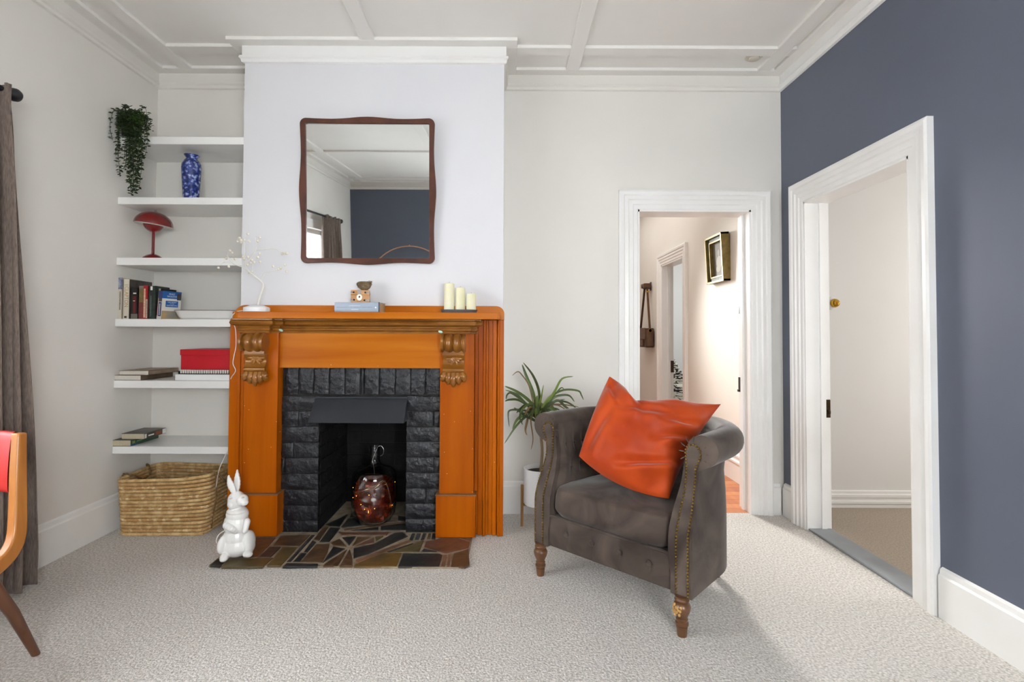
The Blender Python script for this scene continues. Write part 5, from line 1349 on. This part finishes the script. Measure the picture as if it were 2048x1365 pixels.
for k in range(26):
    a = rl.uniform(-.3, PI + .3); L_ = rl.uniform(150, 420); x0_, y0_ = 590 + rl.uniform(-40, 60), 820 + rl.uniform(-60, 60)
    dx, dy = math.cos(a) * L_, -abs(math.sin(a)) * L_ * .45
    lv.append(([(x0_, y0_), (x0_ + dx * .5, y0_ + dy - 30), (x0_ + dx * .85, y0_ + dy * .8 + 20), (x0_ + dx, y0_ + dy * .4 + rl.uniform(40, 160))], rl.uniform(3, 6), rl.choice((0, 1, 1, 3))))
for P, wpx, ci in lv:
    n0 = len(P); dy = rl.uniform(-.13, .06)
    pts = smoothpts([cc(x, y, 3.20 + dy * k / (n0 - 1)) for k, (x, y) in enumerate(P)], 6)
    m = MB(); n = len(pts); wid = wpx * 3.2 / F / 2 * .75
    rows = []
    for k, p in enumerate(pts):
        t = k / (n - 1); tg = (pts[min(k + 1, n - 1)] - pts[max(k - 1, 0)]).normalized(); s = tg.cross(Vector((.15, -1, .35))).normalized(); nn = s.cross(tg)
        w = wid * (math.sin(PI * min(1, .2 + .8 * t)) ** .6 if t > .35 else .75 + .25 * t / .35) + .0006
        rows.append([m.bm.verts.new(p + s * w), m.bm.verts.new(p + nn * w * .25), m.bm.verts.new(p - s * w)])
    for A, B in zip(rows, rows[1:]):
        m.bm.faces.new([A[0], A[1], B[1], B[0]]); m.bm.faces.new([A[1], A[2], B[2], B[1]])
    obj('leaf', m, gl[ci], pot, smooth=True, ang=80)

# ------------------------------------------------------------------ curtains and rod
cur_m = mat('taupe_curtain', '#6c6058', .85, '#8b7d73', 260, (1, 1, .12), lo=.3, hi=.7, sheen=.2, spec=.1, bump=.3, bs=400, bdist=.001)
rodZ, rodX = 2.275, -2.235
rod = thing('curtain_rod', 'black metal curtain rod with ball finials above the window', 'curtain rod', (rodX, .75, rodZ))
obj('pole', MB().tube([(rodX, -.80, rodZ), (rodX, 2.28, rodZ)], .013, 12), black_m, rod, smooth=True)
for y, s in ((2.28, 1), (-.80, -1)):
    obj('finial', MB().lathe([(.013, -.006 * s), (.016, 0), (.013, .010 * s), (.026, .022 * s), (.030, .038 * s), (.026, .052 * s), (.012, .062 * s), (0, .064 * s)], (rodX, y, rodZ), 20, 'y'), black_m, rod, smooth=True)
for y in (2.22, .75, -.75): obj('bracket', MB().tube([(rodX, y, rodZ), (rodX - .03, y, rodZ - .02), (XL + .001, y, rodZ - .025)], .007, 8), black_m, rod, smooth=True)
def curtain(label, yA, yB, yA2, yB2, folds):
    t = thing('curtain', label, 'curtain', (rodX, (yA + yB) / 2, .02), 0, 'window curtains')
    def f(u, v):
        zt0 = 2.285 + .018 * math.sin(u * 23); z = zt0 - (zt0 - .02) * v
        k = min(1, max(0, (v - .02) / .9)); k = k ** 1.0
        y = (yA + (yB - yA) * u) * (1 - k) + (yA2 + (yB2 - yA2) * u) * k
        amp = .040 * (.55 + .45 * min(1, v * 6)) * (.9 + .3 * math.sin(u * 9))
        ph = u * folds * 2 * PI + .5 * math.sin(v * 3 + u * 4) + 1.2 * v * u
        x = rodX + .004 + amp * math.sin(ph) + .010 * math.sin(2 * ph + 1) + .02 * v
        if v < .07: x += .010 * math.sin(ph * 3) * (1 - v / .07)
        y += .012 * math.cos(ph) * (1 + v)
        return Vector((x, y, z))
    m = MB(); m.grid(f, folds * 16, 50)
    o = obj('drape', m, cur_m, t, smooth=True, ang=80); o.modifiers.new('solid', 'SOLIDIFY').thickness = .003
    return t
curtain('gathered taupe curtain hanging at the left edge, behind the wooden chair', 1.97, 2.30, 1.90, 2.425, 6)
curtain('gathered taupe curtain at the rear end of the window, seen in the mirror', -.74, -.18, -.76, -.10, 6)

# ------------------------------------------------------------------ dining chair
dc = thing('dining_chair', 'mid-century wooden chair with red padded back at the left edge', 'chair', (-1.97, 1.72, 0))
wood_d = mat('honey_teak', '#a8672c', .35, '#bd7d3d', 2.5, (8, 8, .9), coat=.2)
dark_d = mat('dark_walnut_leg', '#54321e', .4, '#65402a', 3, (8, 8, .9), coat=.2)
redv = mat('red_vinyl', '#b5231f', .4, '#bd2c27', 5)
px_t, px_r = at(39, 870, 1.90), at(30, 1303, 1.94)
XO = -1.752                            # outer (right) post
def sec(pts, wx, wd_):
    """square-section bent rail through pts in a plane of constant x"""
    P = smoothpts(pts, 6); m = MB(); R = []
    n = len(P)
    for k, p in enumerate(P):
        tg = (P[min(k + 1, n - 1)] - P[max(k - 1, 0)]).normalized(); s = Vector((1, 0, 0)); q = s.cross(tg).normalized()
        w = wd_[0] + (wd_[1] - wd_[0]) * math.sin(PI * k / (n - 1))
        R.append([m.bm.verts.new(p + s * a * wx + q * b * w) for a, b in ((-1, -1), (1, -1), (1, 1), (-1, 1))])
    for A, B in zip(R, R[1:]):
        for k in range(4): m.bm.faces.new([A[k], A[(k + 1) % 4], B[(k + 1) % 4], B[k]])
    m.bm.faces.new(R[0][::-1]); m.bm.faces.new(R[-1]); return m
for x in (XO, XO - .40):
    top = Vector((x, 1.868, at(39, 866, 1.868).z))
    obj('back_post', sec([top, (x + .010, 1.858, .70), (x + .020, 1.850, .56), (x + .028, 1.838, .475), (x + .03, 1.808, .425), (x + .03, 1.75, .397), (x + .03, 1.67, .388), (x + .03, 1.53, .386), (x + .03, 1.40, .39)], .016, (.017, .027)), wood_d, dc, bevel=.006, smooth=True, ang=50)
    obj('rear_leg', MB().tube([(x + .004, 1.735, .41), (x + .012, 1.85, .2), (x + .018, 1.94, 0)], [.022, .019, .013], 14), dark_d, dc, smooth=True)
    obj('front_leg', MB().tube([(x, 1.46, .40), (x + .015, 1.42, .2), (x + .025, 1.385, 0)], [.022, .019, .013], 14), dark_d, dc, smooth=True)
def padb(u, v):
    s = 4 * u * (1 - u); x = XO - .010 - .372 * (1 - u); z = .625 + (.835 - .625) * v
    return x, z, s
m = MB()
def back_f(u, v):
    a = v * 2 * PI; z = .73 + .108 * math.sin(a) * (1 if True else 1); th = .018 * math.copysign(abs(math.cos(a)) ** .5, math.cos(a)); x = XO - .010 - .372 * (1 - u)
    yb = 1.855 + (z - .66) * (.010 / .19); return Vector((x, yb + th + .035 * 4 * u * (1 - u), z))
m.grid(back_f, 16, 24, cv=True); obj('back_pad', m, redv, dc, smooth=True, ang=60)
m = loft(MB(), [rr(XO - .355, XO + .014, 1.385, 1.79, .04, .405), rr(XO - .36, XO + .016, 1.38, 1.795, .05, .43), rr(XO - .35, XO + .008, 1.39, 1.785, .05, .455), rr(XO - .29, XO - .05, 1.46, 1.72, .04, .468)])
obj('seat_pad', m, redv, dc, smooth=True, ang=60)
obj('seat_rail', MB().box(XO - .37, XO + .015, 1.41, 1.43, .375, .41), wood_d, dc)
obj('seat_rail', MB().box(XO - .37, XO + .015, 1.735, 1.755, .385, .415), wood_d, dc)

# ------------------------------------------------------------------ hallway things
# picture frame on the hall wall, top tipped off the wall
fyn, fyf = 4.33, 4.69
zf_ = at(1447, 512, fyn).z
fr = thing('picture_frame', 'deep green and gilt box frame with an old child portrait in the hallway', 'picture', (HX1 - .002, (fyn + fyf) / 2, zf_))
fr.rotation_euler = (0, math.radians(-3), 0); OFF[fr.name] = Vector((0, 0, 0)); fd = .07
y_n, y_f = -(fyf - fyn) / 2, (fyf - fyn) / 2; hh2 = .207
gilt = mat('dull_gilt', '#8d7d4e', .4, '#756637', 20, metal=.4); marb = mat('green_marbled', '#1c2a1f', .5, '#45543f', 40)
for a in ((-fd, 0, y_n, y_n + .02, -hh2, hh2), (-fd, 0, y_f - .02, y_f, -hh2, hh2), (-fd, 0, y_n, y_f, hh2 - .016, hh2), (-fd, 0, y_n, y_f, -hh2, -hh2 + .016)): obj('frame_side', MB().box(*a), gilt, fr, local=True)
for a in ((-fd + .004, -.012, y_n + .02, y_n + .05, -hh2 + .016, hh2 - .016), (-fd + .004, -.012, y_f - .05, y_f - .02, -hh2 + .016, hh2 - .016), (-fd + .004, -.012, y_n + .05, y_f - .05, hh2 - .046, hh2 - .016), (-fd + .004, -.012, y_n + .05, y_f - .05, -hh2 + .016, -hh2 + .046)):
    b = MB(); x0, x1, a0, a1, b0, b1 = a; obj('marbled_slip', MB().box(x0 + .02, x1, a0, a1, b0, b1), marb, fr, local=True)
for a in ((y_n + .05, y_n + .062, -hh2 + .046, hh2 - .046), (y_f - .062, y_f - .05, -hh2 + .046, hh2 - .046), (y_n + .05, y_f - .05, hh2 - .058, hh2 - .046), (y_n + .05, y_f - .05, -hh2 + .046, -hh2 + .058)): obj('gilt_slip', MB().box(-.052, -.012, *a), gilt, fr, local=True)
obj('portrait', MB().box(-.020, -.012, y_n + .05, y_f - .05, -hh2 + .046, hh2 - .046), mat('faded_photo', '#77756e', .5, '#83817a', 4, spec=.2), fr, local=True)
pm_ = mat('faded_figure', '#a39f95', .6)
yc_ = (y_n + y_f) / 2
obj('portrait_figure', MB().ball((-.0205, yc_, -.03), (.002, .055, .06), 14, 10).ball((-.0205, yc_, .055), (.002, .024, .03), 12, 8).ball((-.0205, yc_ + .02, -.085), (.002, .05, .03), 12, 8), pm_, fr, local=True)
# satchel on a hook
sb0 = atx(1297, 676, HX1 - .04); sy = sb0.y
bag = thing('satchel', 'small brown leather satchel hanging by its strap in the hallway', 'bag', (HX1 - .06, sy + .35, at(1288, 694, sy + .3).z))
lea = mat('brown_leather', '#4d3018', .45, '#5f3d20', 14, bump=.2, bs=50); lea2 = mat('dark_leather', '#3a2412', .5, '#4a2f19', 14)
zb = at(1288, 695, sy).z; zt = at(1288, 657, sy).z; zh = at(1288, 572, sy).z
X0, X1 = HX1 - .115, HX1 - .012; Y0, Y1 = sy - .15, sy + .30
obj('body', MB().box(X0, X1, Y0, Y1, zb, zt), lea2, bag, bevel=.012)
obj('flap', MB().box(X0 - .012, X0 + .002, Y0 + .01, Y1 - .01, zb + (zt - zb) * .42, zt + .004), lea, bag, bevel=.005)
obj('pocket', MB().box(X0 - .02, X0, Y0 + .1, Y1 - .1, zb + .02, zb + (zt - zb) * .4), lea, bag, bevel=.006)
obj('end_gusset', MB().box(X0 + .012, X1 - .012, Y0 - .006, Y0 + .002, zb + .02, zt - .02), lea, bag, bevel=.003)
obj('end_pocket', MB().box(X0 + .02, X1 - .02, Y0 - .018, Y0 - .004, zb + .02, zb + (zt - zb) * .5), lea, bag, bevel=.004)
obj('strap_ring', MB().lathe([(.020, -.003), (.024, -.003), (.024, .003), (.020, .003), (.020, -.003)], ((X0 + X1) / 2, Y0 - .012, zt - .03), 16, 'y'), gold_m, bag, smooth=True)
obj('strap', MB().prism([((X0 + X1) / 2 + .0 - .014, Y0 - .004, zt - .03), ((X0 + X1) / 2 + .014, Y0 - .004, zt - .03), ((X0 + X1) / 2 + .014, sy - .02, zh), ((X0 + X1) / 2 - .014, sy - .02, zh)], (0, .004, 0)), lea, bag)
obj('strap', MB().prism([((X0 + X1) / 2 - .014, Y1, zt - .03), ((X0 + X1) / 2 + .014, Y1, zt - .03), ((X0 + X1) / 2 + .014, sy + .08, zh), ((X0 + X1) / 2 - .014, sy + .08, zh)], (0, .004, 0)), lea2, bag)
obj('strap_pad', MB().box(X0 + .005, X1 - .005, sy - .05, sy + .11, zh - .03, zh + .03), lea, bag, bevel=.012)
obj('buckle', MB().box((X0 + X1) / 2 - .02, (X0 + X1) / 2 + .02, sy - .05, sy - .035, zh - .09, zh - .07), gold_m, bag)
hk = thing('coat_hook', 'dark coat hook carrying the brown satchel in the hallway', 'hook', (HX1 - .001, sy + .03, zh))
obj('plate', MB().box(HX1 - .006, HX1 - .0005, sy, sy + .06, zh - .06, zh + .05), black_m, hk); obj('arm', MB().tube([(HX1 - .004, sy + .03, zh - .034), (HX1 - .09, sy + .03, zh - .040), (HX1 - .12, sy + .03, zh - .008)], .006, 8), black_m, hk, smooth=True)
# patterned armchair in the far room
fy = 7.55; fx = at(1330, 760, fy).x
fa = thing('patterned_armchair', 'black and white patterned armchair in the room beyond the hallway', 'armchair', (fx + .35, fy, 0))
pat = mat('black_white_print', '#16161a', .7, '#cfcabd', 8, (1.0, 1.0, 3.2), lo=.47, hi=.52, detail=3, dist=1.2)
zA = at(1340, 712, fy).z; zS = at(1350, 764, fy).z
obj('back', MB().prism([(fx - .08, fy - .35, .12), (fx - .06, fy - .35, zA - .06), (fx - .0, fy - .35, zA), (fx + .04, fy - .35, zA - .04), (fx + .24, fy - .35, zS - .02), (fx + .24, fy - .35, .12)], (0, .7, 0)), pat, fa, bevel=.03, smooth=True)
obj('seat', MB().box(fx + .18, fx + .82, fy - .30, fy + .30, .14, .44), pat, fa, bevel=.04, smooth=True)
for y in (fy - .38, fy + .26): obj('arm', MB().box(fx - .02, fx + .80, y, y + .13, .12, zS), pat, fa, bevel=.04, smooth=True)
for x in (fx, fx + .74):
    for y in (fy - .30, fy + .28): obj('leg', MB().tube([(x, y, .14), (x, y, 0)], [.025, .018], 10), dark_d, fa)

# ------------------------------------------------------------------ copper hoop seen in the mirror
def mirror_hit(px, py, Y):
    d = _ray(px, py).normalized(); o = Vector((0, 0, EYE)); n = Matrix.Rotation(TILT, 3, 'X') @ Vector((0, -1, 0)); p = Vector((mc, CF - .016, mz0))
    h = o + d * ((p - o).dot(n) / d.dot(n)); r = d - n * 2 * d.dot(n); return h + r * ((Y - h.y) / r.y)
h0, h1, h2 = mirror_hit(761, 515, YR + .03), mirror_hit(816, 492.5, YR + .03), mirror_hit(859, 503, YR + .03)
ax, az, bx2, bz2, cx_, cz2 = h0.x, h0.z, h1.x, h1.z, h2.x, h2.z
dd = 2 * (ax * (bz2 - cz2) + bx2 * (cz2 - az) + cx_ * (az - bz2))
ux = ((ax ** 2 + az ** 2) * (bz2 - cz2) + (bx2 ** 2 + bz2 ** 2) * (cz2 - az) + (cx_ ** 2 + cz2 ** 2) * (az - bz2)) / dd
uz = ((ax ** 2 + az ** 2) * (cx_ - bx2) + (bx2 ** 2 + bz2 ** 2) * (ax - cx_) + (cx_ ** 2 + cz2 ** 2) * (bx2 - ax)) / dd
hr = math.hypot(ax - ux, az - uz)
hoop = thing('wall_hoop', 'thin copper hoop on the dark rear wall, seen only in the mirror', 'wall decoration', (ux, YR, uz))
rgp = [Vector((ux + hr * math.sin(2 * PI * k / 64), YR + .012, uz + hr * math.cos(2 * PI * k / 64))) for k in range(65)]
obj('ring', MB().tube(rgp, .008, 8), mat('bright_copper', '#e0a884', .3, metal=.35), hoop, smooth=True)
obj('hook', MB().box(ux - .006, ux + .006, YR + .0005, YR + .02, uz + hr + .004, uz + hr + .02), MATS['bright_copper'], hoop)
print('HOOP', ux, uz, hr)
